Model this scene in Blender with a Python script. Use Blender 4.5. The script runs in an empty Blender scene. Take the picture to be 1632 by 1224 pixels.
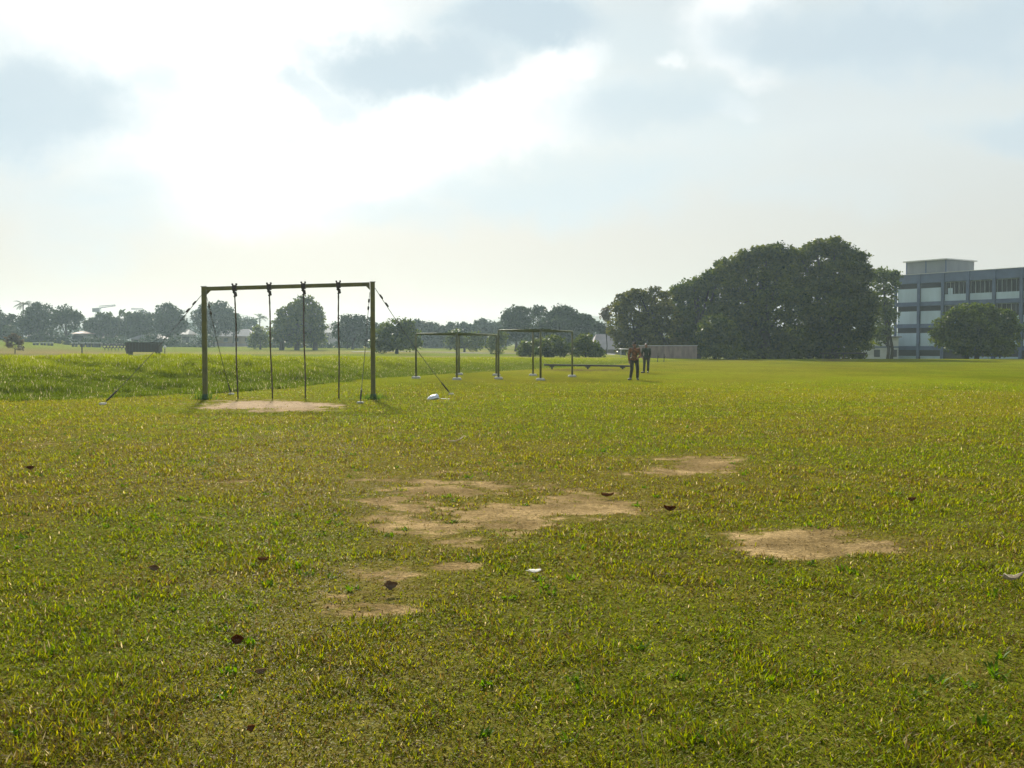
import bpy, bmesh, math, random
import numpy as np
from mathutils import Vector, Matrix

random.seed(7)
RNG = np.random.default_rng(11)
S = bpy.context.scene
COL = S.collection
F = 1600.0            # focal length in photo pixels (photo 1632 x 1224)
CAMZ = 1.55
HZ = 550.0            # row of the horizon

# ------------------------------------------------------------------ noise (numpy)
def _hash(ix, iy, seed):
    h = (ix.astype(np.int64) * 374761393 + iy.astype(np.int64) * 668265263 + seed * 974711) & 0x7fffffff
    h = ((h ^ (h >> 13)) * 1274126177) & 0x7fffffff
    h = h ^ (h >> 16)
    return (h & 0xffff) / 65535.0

def vnoise(x, y, seed=0):
    ix = np.floor(x); iy = np.floor(y)
    fx = x - ix; fy = y - iy
    fx = fx * fx * fx * (fx * (fx * 6 - 15) + 10); fy = fy * fy * fy * (fy * (fy * 6 - 15) + 10)
    a = _hash(ix, iy, seed); b = _hash(ix + 1, iy, seed)
    c = _hash(ix, iy + 1, seed); d = _hash(ix + 1, iy + 1, seed)
    return (a * (1 - fx) + b * fx) * (1 - fy) + (c * (1 - fx) + d * fx) * fy

def fbm(x, y, seed=0, octv=4):
    s = 0.0; a = 0.5; t = 0.0
    for o in range(octv):
        ca, sa = math.cos(0.7 * o), math.sin(0.7 * o)
        s = s + a * vnoise(x * ca - y * sa + 17.3 * o, x * sa + y * ca - 9.1 * o, seed + o * 13)
        t += a; a *= 0.5; x = x * 2.03; y = y * 2.03
    return s / t

def sstep(a, b, x):
    t = np.clip((x - a) / (b - a), 0, 1)
    return t * t * (3 - 2 * t)

# ------------------------------------------------------------------ terrain
PXN = np.array([-1500, 0, 330, 470, 600, 800, 950, 1020, 1150, 2500], float)
FOOT = np.array([26, 27.5, 31.8, 37, 46.8, 60, 74, 88, 100, 100], float)
CREST = np.array([36, 38, 43, 48, 56, 71, 86, 100, 112, 112], float)
ZCR = np.array([1.1, 1.06, 1.0, .92, .80, .60, .42, .22, .0, .0], float)
ZPX = np.array([-600, 0, 70, 110, 180, 330, 480, 600, 800, 950, 1150, 2500], float)
ZD = np.array([60, 100, 150, 200, 250, 350, 900], float)
ZF = np.array([
    [.4, .3, .6, 2.2, 4.0, 5.0, 6.0],
    [.4, .3, .6, 2.0, 3.6, 4.5, 6.0],
    [.4, .3, .6, 1.7, 3.2, 4.0, 5.0],
    [.4, .3, .5, 1.4, 1.9, 2.5, 4.0],
    [.4, .3, .45, 1.2, 1.6, 2.0, 3.0],
    [.4, .3, .4, .9, 1.3, 1.8, 3.0],
    [.4, .3, .4, .8, 1.1, 1.5, 3.0],
    [.4, .4, .5, .7, 1.0, 1.4, 3.0],
    [.35, .35, .3, .4, .8, 1.2, 3.0],
    [.3, .25, .2, .2, .5, 1.0, 2.0],
    [.0, .0, -2., -2., -2., -2., -2.],
    [.0, .0, -2., -2., -2., -2., -2.]])

def zfar(px, D):
    px = np.clip(px, ZPX[0], ZPX[-1]); D = np.clip(D, ZD[0], ZD[-1])
    i = np.clip(np.searchsorted(ZPX, px) - 1, 0, len(ZPX) - 2)
    j = np.clip(np.searchsorted(ZD, D) - 1, 0, len(ZD) - 2)
    u = sstep(0, 1, (px - ZPX[i]) / (ZPX[i + 1] - ZPX[i])); v = (D - ZD[j]) / (ZD[j + 1] - ZD[j])
    return (ZF[i, j] * (1 - u) + ZF[i + 1, j] * u) * (1 - v) + (ZF[i, j + 1] * (1 - u) + ZF[i + 1, j + 1] * u) * v

def bank(x, y):
    """bank weight 0..1 rising from foot to crest, crest depth, crest height"""
    D = y; px = 816 + F * x / np.maximum(y, 1.0)
    px = np.clip(px, -1500, 2500)
    px = px + 40 * (fbm(x * .15, y * .15, 5, 2) - .5)
    f = np.interp(px, PXN, FOOT) + 3.0 * (fbm(x * .3, y * .3, 21, 2) - .5); c = np.interp(px, PXN, CREST); z = np.interp(px, PXN, ZCR)
    return px, D, f, c, z

def H(x, y):
    x = np.asarray(x, float); y = np.asarray(y, float)
    px, D, f, c, z = bank(x, y)
    up = sstep(0, 1, (D - f) / (c - f))
    beyond = sstep(0, 1, (D - c) / 26.0)
    h = up * z
    h = h * (1 - beyond) + zfar(px, D) * beyond
    near = 1 - sstep(60, 110, D)
    h = h + near * (0.05 * (fbm(x * .28, y * .28, 3, 3) - .5) + 0.022 * (fbm(x * 1.9, y * 1.9, 8, 3) - .5))
    w = np.clip(z / 1.0, 0, 1) * sstep(-.15, .2, (D - f) / (c - f)) * (1 - sstep(.75, 1.1, (D - f) / (c - f)))
    h = h + w * (0.28 * (fbm(x * .45, y * .45, 31, 4) - .5) + .14 * (fbm(x * 1.6, y * 1.6, 37, 3) - .5))
    return h

def Hs(x, y):
    return float(H(np.array([x]), np.array([y]))[0])

# camera pitch: image centre row 612, horizon row 550
PITCH = math.atan((612 - HZ) / F)
cp, sp = math.cos(PITCH), math.sin(PITCH)
def ray(px, py):
    a = (px - 816) / F; b = -(py - 612) / F
    d = Vector((a, cp + b * sp, -sp + b * cp))
    return d / d.y          # scaled so that y = depth
def P(px, py, D):
    d = ray(px, py)
    return Vector((d.x * D, D, CAMZ + d.z * D))
def ground_hit(px, py):
    d = ray(px, py)
    Ds = np.geomspace(2.5, 400, 6000)
    z = CAMZ + d.z * Ds
    below = np.nonzero(z < H(d.x * Ds, Ds))[0]
    D = Ds[below[0]] if len(below) else 400.
    return Vector((d.x * D, D, Hs(d.x * D, D)))
def on_ground(px, D):
    x = (px - 816) / F * D
    return Vector((x, D, Hs(x, D)))

# bare soil: ellipses given by where they lie on the field
BARE = [  # px, py, rx, ry, strength
    (430, 647, 95, 7, 1.6), (345, 648, 30, 4, .9), (470, 652, 40, 5, .9),
    (700, 808, 165, 58, .56), (665, 768, 60, 9, .85), (640, 812, 60, 14, .95), (700, 835, 100, 13, .85),
    (935, 815, 115, 16, 1.0), (1000, 822, 55, 10, .7), (850, 838, 70, 10, .75), (690, 866, 80, 16, .85), (720, 900, 60, 16, .65),
    (555, 970, 100, 30, .74), (630, 925, 80, 28, .66), (830, 800, 190, 26, .6), (590, 775, 70, 9, .65),
    (1270, 868, 95, 19, 1.3), (1235, 880, 60, 13, .8), (1405, 873, 75, 9, 1.05), (1180, 855, 40, 8, .6),
    (1090, 748, 100, 16, .78), (1120, 735, 60, 8, .6), (1010, 740, 60, 10, .5),
    (290, 825, 60, 9, .3), (440, 1045, 70, 20, .4), (130, 1190, 100, 22, .25), (420, 1120, 120, 22, .25), (1250, 770, 90, 12, .4),
    (930, 590, 80, 1.6, .85), (380, 770, 70, 7, .3), (1330, 574, 25, 2, .8), (60, 700, 90, 12, .35), (1500, 1060, 110, 25, .35), (900, 930, 80, 16, .4)]
def worn_field(x, y):
    yy = np.maximum(y, 1.0); u = 816 + F * x / yy; v = HZ + CAMZ * F / yy; s = np.zeros_like(u)
    for (a, b, rx, ry, k) in BARE:
        s = np.maximum(s, min(k, 1) * np.exp(-(((u - a) / (rx * 1.5)) ** 2 + ((v - b) / (ry * 1.7)) ** 2) * .9))
    return np.clip(sstep(.12, .75, s + .7 * (fbm(x * 1.3, y * 1.3, 67, 4) - .5)), 0, 1)
def bare_field(x, y):
    yy = np.maximum(y, 1.0)
    u = 816 + F * x / yy; v = HZ + CAMZ * F / yy
    s = np.zeros_like(u)
    for (a, b, rx, ry, k) in BARE:
        s = np.maximum(s, k * np.exp(-(((u - a) / rx) ** 2 + ((v - b) / ry) ** 2) * .8)) + .12 * k * np.exp(-(((u - a) / rx) ** 2 + ((v - b) / ry) ** 2) * .5)
    n = .6 * fbm(x * 1.1, y * 1.1, 51, 4) + .4 * fbm(x * 4.5, y * 4.5, 57, 4)
    near = sstep(70, 40, y) if np.ndim(y) else 1
    bg = 0.0
    n2 = fbm(x * 3.0, y * 7.0, 53, 4)
    n3 = fbm(x * 1.5, y * 1.9, 59, 4)
    val = s + (n3 - .5) * 2.0 * np.minimum(1.15, .25 + s) + (n2 - .5) * .8 * np.minimum(1, .2 + s) + (n - .5) * .35
    n4 = fbm(x * 6.5, y * 8.5, 63, 3)
    val = val + (n4 - .5) * 1.5 * np.minimum(.9, .15 + s)
    return sstep(.44, .92, val)

# ------------------------------------------------------------------ helpers
def tag(o, label=None, cat=None, group=None, kind=None):
    if label: o['label'] = label
    if cat: o['category'] = cat
    if group: o['group'] = group
    if kind: o['kind'] = kind
    return o

def empty(name, loc, label, cat, group=None):
    o = bpy.data.objects.new(name, None); COL.objects.link(o)
    o.location = loc; o.empty_display_size = .2
    return tag(o, label, cat, group)

def np_mesh(name, verts, faces_flat, sizes, mat=None, smooth=False):
    me = bpy.data.meshes.new(name)
    nv = len(verts); nl = len(faces_flat); nf = len(sizes)
    me.vertices.add(nv); me.vertices.foreach_set('co', np.ascontiguousarray(verts, np.float32).ravel())
    me.loops.add(nl); me.loops.foreach_set('vertex_index', np.ascontiguousarray(faces_flat, np.int32))
    me.polygons.add(nf)
    st = np.zeros(nf, np.int32); st[1:] = np.cumsum(sizes)[:-1]
    me.polygons.foreach_set('loop_start', st)
    try: me.polygons.foreach_set('loop_total', np.ascontiguousarray(sizes, np.int32))
    except Exception: pass
    if smooth: me.polygons.foreach_set('use_smooth', np.ones(nf, bool))
    me.update(calc_edges=True)
    if mat: me.materials.append(mat)
    return me

def link(name, me, parent=None):
    o = bpy.data.objects.new(name, me); COL.objects.link(o)
    if parent: o.parent = parent
    return o

class MB:
    """collects shapes, builds them as ONE mesh object"""
    def __init__(s): s.v = []; s.f = []
    def add(s, vs, fs):
        b = len(s.v); s.v += [tuple(p) for p in vs]; s.f += [tuple(i + b for i in q) for q in fs]; return s
    def box(s, lo, hi, bev=0.0, m=None):
        bm = bmesh.new(); bmesh.ops.create_cube(bm, size=1)
        lo = Vector(lo); hi = Vector(hi)
        for v in bm.verts:
            v.co = Vector([(lo[k] + hi[k]) / 2 + v.co[k] * (hi[k] - lo[k]) for k in range(3)])
        if bev > 0: bmesh.ops.bevel(bm, geom=bm.edges[:], offset=bev, segments=1, affect='EDGES')
        if m is not None: bmesh.ops.transform(bm, matrix=m, verts=bm.verts)
        bm.verts.index_update()
        s.add([v.co[:] for v in bm.verts], [[v.index for v in f.verts] for f in bm.faces]); bm.free(); return s
    def tube(s, pts, rad, seg=8, cap=True):
        pts = [Vector(p) for p in pts]
        if not hasattr(rad, '__len__'): rad = [rad] * len(pts)
        vs = []; n = len(pts)
        up = None
        for i, p in enumerate(pts):
            t = (pts[min(i + 1, n - 1)] - pts[max(i - 1, 0)]).normalized()
            if up is None: up = Vector((0, 0, 1)) if abs(t.z) < .9 else Vector((1, 0, 0))
            a = t.cross(up).normalized(); b = a.cross(t).normalized(); up = b
            for k in range(seg):
                w = 2 * math.pi * k / seg
                vs.append(p + a * (math.cos(w) * rad[i]) + b * (math.sin(w) * rad[i]))
        fs = [(i * seg + k, i * seg + (k + 1) % seg, (i + 1) * seg + (k + 1) % seg, (i + 1) * seg + k) for i in range(n - 1) for k in range(seg)]
        if cap: fs += [tuple(range(seg - 1, -1, -1)), tuple(range((n - 1) * seg, n * seg))]
        return s.add(vs, fs)
    def ball(s, c, r, sub=2):
        bm = bmesh.new(); bmesh.ops.create_icosphere(bm, subdivisions=sub, radius=1)
        r = r if hasattr(r, '__len__') else (r, r, r)
        bm.verts.index_update()
        s.add([(c[0] + v.co.x * r[0], c[1] + v.co.y * r[1], c[2] + v.co.z * r[2]) for v in bm.verts], [[v.index for v in f.verts] for f in bm.faces]); bm.free(); return s
    def build(s, name, mat, parent=None, off=None, smooth=False):
        vs = s.v
        if off is not None: vs = [(a - off[0], b - off[1], c - off[2]) for a, b, c in vs]
        me = bpy.data.meshes.new(name); me.from_pydata(vs, [], s.f); me.update()
        if smooth: me.polygons.foreach_set('use_smooth', [True] * len(me.polygons))
        me.materials.append(mat)
        o = link(name, me, parent)
        if parent is None and off is not None: o.location = off
        return o

# ------------------------------------------------------------------ materials
def new_mat(name):
    m = bpy.data.materials.new(name); m.use_nodes = True
    nt = m.node_tree; nt.nodes.clear()
    out = nt.nodes.new('ShaderNodeOutputMaterial')
    return m, nt, out

def N(nt, typ, **kw):
    n = nt.nodes.new(typ)
    for k, v in kw.items():
        if k.startswith('i_'): n.inputs[k[2:].replace('_', ' ')].default_value = v
        else: setattr(n, k, v)
    return n

def pmat(name, col, rough=.6, var=.25, scale=6.0, metal=0.0, bump=.0, col2=None, spec=.5, coord='Object', stretch=None, thr=(.35, .7)):
    """Principled with noise-driven wear between col and col2"""
    m, nt, out = new_mat(name)
    b = N(nt, 'ShaderNodeBsdfPrincipled'); b.inputs['Roughness'].default_value = rough; b.inputs['Metallic'].default_value = metal
    b.inputs['Specular IOR Level'].default_value = spec
    tc = N(nt, 'ShaderNodeTexCoord'); nz = N(nt, 'ShaderNodeTexNoise'); nz.inputs['Scale'].default_value = scale; nz.inputs['Detail'].default_value = 6
    src = tc.outputs[coord]
    if stretch:
        mp = N(nt, 'ShaderNodeMapping'); mp.inputs['Scale'].default_value = stretch
        nt.links.new(src, mp.inputs['Vector']); src = mp.outputs['Vector']
    nt.links.new(src, nz.inputs['Vector'])
    rp = N(nt, 'ShaderNodeValToRGB')
    c2 = col2 or tuple(c * (1 - var) for c in col)
    rp.color_ramp.elements[0].position = thr[0]; rp.color_ramp.elements[1].position = thr[1]
    rp.color_ramp.elements[0].color = (*c2, 1); rp.color_ramp.elements[1].color = (*col, 1)
    nt.links.new(nz.outputs['Fac'], rp.inputs['Fac']); nt.links.new(rp.outputs['Color'], b.inputs['Base Color'])
    if bump:
        bp = N(nt, 'ShaderNodeBump'); bp.inputs['Strength'].default_value = bump; bp.inputs['Distance'].default_value = .02
        nt.links.new(nz.outputs['Fac'], bp.inputs['Height']); nt.links.new(bp.outputs['Normal'], b.inputs['Normal'])
    nt.links.new(b.outputs[0], out.inputs['Surface'])
    return m

def leaf_mat(name, col, col2, transl=.3, scale=.5, gloss=.35, attr=None, rough=.35, gfac=.6):
    m, nt, out = new_mat(name); L = nt.links.new
    if attr:
        a = N(nt, 'ShaderNodeAttribute', attribute_name=attr); colour = a.outputs['Color']
    else:
        tc = N(nt, 'ShaderNodeTexCoord'); nz = N(nt, 'ShaderNodeTexNoise'); nz.inputs['Scale'].default_value = scale; nz.inputs['Detail'].default_value = 4
        L(tc.outputs['Object'], nz.inputs['Vector'])
        gi = N(nt, 'ShaderNodeNewGeometry')
        ad = N(nt, 'ShaderNodeMath', operation='MULTIPLY_ADD'); ad.inputs[1].default_value = .45; L(gi.outputs['Random Per Island'], ad.inputs[0]); L(nz.outputs['Fac'], ad.inputs[2])
        rp = N(nt, 'ShaderNodeValToRGB'); rp.color_ramp.elements[0].position = .45; rp.color_ramp.elements[1].position = .95
        rp.color_ramp.elements[0].color = (*col, 1); rp.color_ramp.elements[1].color = (*col2, 1)
        L(ad.outputs[0], rp.inputs['Fac']); colour = rp.outputs['Color']
    d = N(nt, 'ShaderNodeBsdfDiffuse'); t = N(nt, 'ShaderNodeBsdfTranslucent'); L(colour, d.inputs['Color'])
    hs = N(nt, 'ShaderNodeHueSaturation'); hs.inputs['Saturation'].default_value = 1.12; hs.inputs['Value'].default_value = 1.25; L(colour, hs.inputs['Color']); L(hs.outputs[0], t.inputs['Color'])
    mx = N(nt, 'ShaderNodeMixShader'); mx.inputs[0].default_value = transl; L(d.outputs[0], mx.inputs[1]); L(t.outputs[0], mx.inputs[2])
    g = N(nt, 'ShaderNodeBsdfGlossy'); g.inputs['Roughness'].default_value = rough; g.inputs['Color'].default_value = (1, 1, 1, 1)
    fr = N(nt, 'ShaderNodeLayerWeight'); fr.inputs['Blend'].default_value = .3
    ml = N(nt, 'ShaderNodeMath', operation='MULTIPLY_ADD'); ml.inputs[1].default_value = gfac * .12; ml.inputs[2].default_value = gfac * .03; L(fr.outputs['Facing'], ml.inputs[0])
    m2 = N(nt, 'ShaderNodeMixShader'); L(ml.outputs[0], m2.inputs[0]); L(mx.outputs[0], m2.inputs[1]); L(g.outputs[0], m2.inputs[2])
    L(m2.outputs[0], out.inputs['Surface'])
    return m

M = {}
M['olive_paint'] = pmat('olive_paint', (.115, .11, .012), .42, scale=5, col2=(.06, .062, .012), bump=.2)
M['green_base'] = pmat('green_base', (.02, .09, .055), .6, scale=8, col2=(.04, .06, .02))
M['dark_olive'] = pmat('dark_olive', (.05, .06, .015), .5, scale=5, col2=(.03, .03, .012))
M['rusty_steel'] = pmat('rusty_steel', (.05, .035, .025), .6, scale=20, col2=(.02, .018, .015), metal=.3)
M['rope'] = pmat('rope', (.10, .075, .04), .9, scale=9, col2=(.03, .022, .016), bump=.6, stretch=(1, 1, .35))
M['wire'] = pmat('wire', (.05, .045, .03), .6, scale=12, col2=(.02, .02, .015))
M['concrete'] = pmat('concrete', (.5, .48, .44), .9, scale=7, col2=(.28, .27, .24), bump=.4)
M['ladder_paint'] = pmat('ladder_paint', (.11, .11, .015), .5, scale=4, col2=(.05, .05, .014))
M['ladder_top'] = pmat('ladder_top', (.10, .115, .035), .75, scale=4, col2=(.05, .06, .02))
M['black_wood'] = pmat('black_wood', (.02, .017, .014), .7, scale=4, col2=(.045, .032, .022), stretch=(6, 6, 1))
M['beam_wood'] = pmat('beam_wood', (.035, .03, .03), .6, scale=3, col2=(.02, .016, .014))
M['hoarding'] = pmat('hoarding', (.27, .205, .18), .7, scale=1.5, col2=(.17, .13, .12), stretch=(2, 2, .6))
M['hoarding_cap'] = pmat('hoarding_cap', (.42, .41, .4), .5, scale=3)
M['blue_grey'] = pmat('blue_grey', (.085, .12, .215), .7, scale=.8, col2=(.06, .085, .15))
M['pale_panel'] = pmat('pale_panel', (.42, .53, .62), .7, scale=.5, col2=(.32, .40, .47), stretch=(1, 1, .4))
M['roof_edge'] = pmat('roof_edge', (.6, .6, .58), .5, scale=1)
M['box_wall'] = pmat('box_wall', (.22, .24, .25), .8, scale=.8, col2=(.17, .18, .19), stretch=(1, 1, .3))
M['dark_inside'] = pmat('dark_inside', (.03, .032, .036), .5, scale=1)
M['louvre'] = pmat('louvre', (.022, .022, .025), .6, scale=3, col2=(.012, .012, .014), spec=.2)
M['mullion'] = pmat('mullion', (.35, .4, .42), .5, scale=3)
M['white_wall'] = pmat('white_wall', (.55, .57, .57), .8, scale=.6, col2=(.42, .43, .42))
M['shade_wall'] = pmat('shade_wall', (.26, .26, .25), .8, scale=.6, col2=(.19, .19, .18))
M['tan_wall'] = pmat('tan_wall', (.32, .25, .18), .8, scale=.6)
M['grey_roof'] = pmat('grey_roof', (.2, .19, .19), .8, scale=1.5)
M['pink_roof'] = pmat('pink_roof', (.5, .36, .32), .8, scale=1.5)
M['mauve_wall'] = pmat('mauve_wall', (.3, .26, .26), .8, scale=.6)
M['bark'] = pmat('bark', (.042, .032, .02), .9, scale=3, col2=(.02, .016, .011), bump=.5)
M['plastic'] = pmat('plastic', (.7, .72, .76), .35, scale=8, col2=(.45, .47, .52))
M['straw'] = pmat('straw', (.5, .42, .25), .7, scale=30, col2=(.3, .2, .1))
M['crane'] = pmat('crane', (.12, .12, .13), .6, scale=1)
M['asphalt'] = pmat('asphalt', (.06, .06, .06), .9, scale=2)
M['hill'] = pmat('hill', (.05, .07, .04), .9, scale=.02)
M['leaf_dark'] = leaf_mat('leaf_dark', (.012, .032, .003), (.115, .135, .008), .36, .35, gfac=.22)
M['leaf_mid'] = leaf_mat('leaf_mid', (.018, .040, .004), (.115, .145, .008), .36, .4, gfac=.25)
M['leaf_light'] = leaf_mat('leaf_light', (.04, .06, .012), (.14, .17, .025), .36, .5, gfac=.3)
M['leaf_far'] = leaf_mat('leaf_far', (.012, .026, .008), (.04, .065, .015), .22, .3, gfac=.2)
M['leaf_dry'] = leaf_mat('leaf_dry', (.06, .045, .02), (.12, .09, .04), .3, .6)
M['brown_leaf'] = leaf_mat('brown_leaf', (.035, .014, .007), (.15, .065, .022), .4, 25, rough=.45, gfac=.3)
M['grey_leaf'] = leaf_mat('grey_leaf', (.07, .045, .025), (.2, .14, .08), .4, 25, rough=.45, gfac=.3)
M['leaf_olive'] = leaf_mat('leaf_olive', (.028, .036, .006), (.13, .13, .016), .36, .4, gfac=.25)
M['pale_leaf'] = leaf_mat('pale_leaf', (.25, .22, .18), (.5, .46, .4), .5, 20, rough=.5, gfac=.3)
M['paper'] = leaf_mat('paper', (.6, .59, .56), (.8, .79, .77), .5, 20, rough=.5, gfac=.3)
M['palm'] = leaf_mat('palm', (.02, .035, .01), (.06, .085, .02), .3, .5, gfac=.25)
M['grass'] = leaf_mat('grass_blade', None, None, .55, attr='tint', rough=.42, gfac=.06)
M['skin'] = pmat('skin', (.20, .10, .06), .5, scale=12, var=.2)
M['camo_brown'] = pmat('camo_brown', (.20, .08, .03), .85, scale=9, col2=(.085, .045, .02), thr=(.47, .53))
M['camo_green'] = pmat('camo_green', (.035, .05, .03), .85, scale=9, col2=(.015, .022, .014), thr=(.47, .53))
M['trouser_brown'] = pmat('trouser_brown', (.04, .035, .022), .85, scale=8, col2=(.02, .02, .014), thr=(.45, .55))
M['hair'] = pmat('hair', (.012, .01, .01), .5, scale=40)
M['boot'] = pmat('boot', (.02, .02, .018), .4, scale=20)
M['boot_grey'] = pmat('boot_grey', (.1, .1, .08), .5, scale=20)
M['eye'] = pmat('eye', (.02, .015, .01), .2, scale=5)

# ------------------------------------------------------------------ ground (one sheet to the horizon)
def build_ground():
    ang_f = np.radians(np.arange(-37, 37.001, .1))
    ang_c = np.radians(np.arange(37, 323, 5.0))[1:]
    ang = np.concatenate([ang_f, ang_c])
    rad = np.concatenate([[.4, 1.0, 1.7, 2.3], np.geomspace(2.8, 60, 560), np.geomspace(60, 150, 130)[1:], np.geomspace(150, 900, 36)[1:]])
    na, nr = len(ang), len(rad)
    A, R = np.meshgrid(ang, rad)
    X = R * np.sin(A); Y = R * np.cos(A)
    Z = H(X, Y)
    verts = np.stack([X, Y, Z], -1).reshape(-1, 3)
    verts = np.concatenate([verts, [[0, 0, Hs(0, 0)]]])
    i = np.arange(nr - 1)[:, None] * na + np.arange(na)[None, :]
    j = np.arange(nr - 1)[:, None] * na + ((np.arange(na) + 1) % na)[None, :]
    q = np.stack([i, j, j + na, i + na], -1).reshape(-1, 4)[:, ::-1]
    tri = np.stack([np.arange(na), np.full(na, nr * na), (np.arange(na) + 1) % na], -1)[:, ::-1]
    sizes = np.concatenate([np.full(len(q), 4), np.full(na, 3)])
    me = np_mesh('ground', verts, np.concatenate([q.ravel(), tri.ravel()]), sizes, smooth=True)
    x, y = verts[:, 0], verts[:, 1]
    col = ground_colour(x, y)
    at = me.attributes.new('tint', 'FLOAT_COLOR', 'POINT')
    at.data.foreach_set('color', np.concatenate([col, np.ones((len(col), 1))], 1).astype(np.float32).ravel())
    m, nt, out = new_mat('ground'); L = nt.links.new
    a = N(nt, 'ShaderNodeAttribute', attribute_name='tint')
    tc = N(nt, 'ShaderNodeTexCoord')
    n1 = N(nt, 'ShaderNodeTexNoise'); n1.inputs['Scale'].default_value = 22; n1.inputs['Detail'].default_value = 5; n1.inputs['Roughness'].default_value = .65
    n2 = N(nt, 'ShaderNodeTexNoise'); n2.inputs['Scale'].default_value = 3.2; n2.inputs['Detail'].default_value = 6; n2.inputs['Roughness'].default_value = .7
    L(tc.outputs['Object'], n1.inputs['Vector']); L(tc.outputs['Object'], n2.inputs['Vector'])
    r1 = N(nt, 'ShaderNodeMapRange'); r1.inputs['From Min'].default_value = .3; r1.inputs['From Max'].default_value = .7; r1.inputs['To Min'].default_value = .6; r1.inputs['To Max'].default_value = 1.35
    r2 = N(nt, 'ShaderNodeMapRange'); r2.inputs['From Min'].default_value = .3; r2.inputs['From Max'].default_value = .7; r2.inputs['To Min'].default_value = .72; r2.inputs['To Max'].default_value = 1.25
    L(n1.outputs['Fac'], r1.inputs['Value']); L(n2.outputs['Fac'], r2.inputs['Value'])
    n3 = N(nt, 'ShaderNodeTexNoise'); n3.inputs['Scale'].default_value = 95; n3.inputs['Detail'].default_value = 3; n3.inputs['Roughness'].default_value = .7; L(tc.outputs['Object'], n3.inputs['Vector'])
    r3 = N(nt, 'ShaderNodeMapRange'); r3.inputs['From Min'].default_value = .32; r3.inputs['From Max'].default_value = .68; r3.inputs['To Min'].default_value = .45; r3.inputs['To Max'].default_value = 1.45; L(n3.outputs['Fac'], r3.inputs['Value'])
    m3 = N(nt, 'ShaderNodeMath', operation='MULTIPLY'); L(r1.outputs[0], m3.inputs[0]); L(r3.outputs[0], m3.inputs[1])
    mm = N(nt, 'ShaderNodeMath', operation='MULTIPLY'); L(m3.outputs[0], mm.inputs[0]); L(r2.outputs[0], mm.inputs[1])
    vm = N(nt, 'ShaderNodeVectorMath', operation='SCALE'); L(a.outputs['Color'], vm.inputs[0]); L(mm.outputs[0], vm.inputs['Scale'])
    b = N(nt, 'ShaderNodeBsdfDiffuse'); L(vm.outputs[0], b.inputs['Color'])
    bp = N(nt, 'ShaderNodeBump'); bp.inputs['Strength'].default_value = .7; bp.inputs['Distance'].default_value = .03
    L(n1.outputs['Fac'], bp.inputs['Height']); L(bp.outputs[0], b.inputs['Normal'])
    L(b.outputs[0], out.inputs['Surface'])
    me.materials.append(m)
    o = link('ground', me); tag(o, 'broad green playing field with worn sandy patches and a grassy bank', 'ground', kind='structure')
    return o

def mix(a, b, t): return a * (1 - t[:, None]) + b * t[:, None]
C = lambda *c: np.array(c, float)[None, :]
def grass_tone(x, y):
    """live colour of the turf: greener and drier areas"""
    dry = fbm(x * .16, y * .16, 61, 3); dry2 = fbm(x * .9, y * .9, 65, 3)
    t = sstep(.36, .64, .55 * dry + .45 * dry2)
    c = mix(C(.200, .216, .007), C(.232, .212, .011), t)
    w = worn_field(x, y)
    c = mix(c, C(.19, .165, .022) * np.ones_like(c), .6 * w)
    return c, np.maximum(t, w * .9)
def ground_colour(x, y):
    px, D, f, c, z = bank(x, y)
    g, t = grass_tone(x, y)
    far = sstep(8, 34, D)
    under = mix(C(.105, .105, .018), C(.14, .115, .028), t)       # thatch and soil between the blades
    fm = (.80 + .5 * (fbm(x * .11, y * .035, 101, 3) - .5) + .35 * (fbm(x * .5, y * .25, 103, 4) - .5))[:, None]
    gfar = mix(g * np.array([[.92, 1.02, 1]]), C(.20, .17, .02) * np.ones_like(g), .4 * sstep(.45, .68, fbm(x * .09, y * .04, 107, 4)))
    col = mix(under, gfar * fm * .9, .12 + .88 * far)
    k = (D - f) / (c - f)
    lush = sstep(.0, .12, k) * sstep(.02, .2, z)
    col = mix(col, mix(C(.10, .125, .012), C(.20, .23, .015), sstep(.3, .9, k)), lush * .8)
    bf = sstep(1.0, 1.25, k) * sstep(.15, .5, z)                     # far field: drier
    fn = fbm(x * .035, y * .05, 71, 3)
    farc = mix(C(.14, .17, .025), C(.20, .18, .05), sstep(.4, .65, fn))
    brown = sstep(260, 90, px) * sstep(105, 125, D) * sstep(175, 160, D)
    farc = mix(farc, C(.20, .12, .07) * np.ones_like(farc), brown * .45)
    col = mix(col, farc, bf)
    b = bare_field(x, y)
    soil = mix(C(.34, .24, .115), C(.20, .14, .062), sstep(.3, .7, fbm(x * 2.2, y * 2.2, 77, 4))) * (1 - .6 * sstep(50, 58, y))[:, None]
    pink = np.exp(-((x + 6.6) / 4) ** 2 - ((y - 26) / 3) ** 2)
    soil = mix(soil, C(.40, .30, .20) * np.ones_like(soil), np.clip(pink, 0, 1))
    col = mix(col, soil, b * (1 - lush * .8))
    return np.clip(col, 0, 1)

build_ground()

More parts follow.
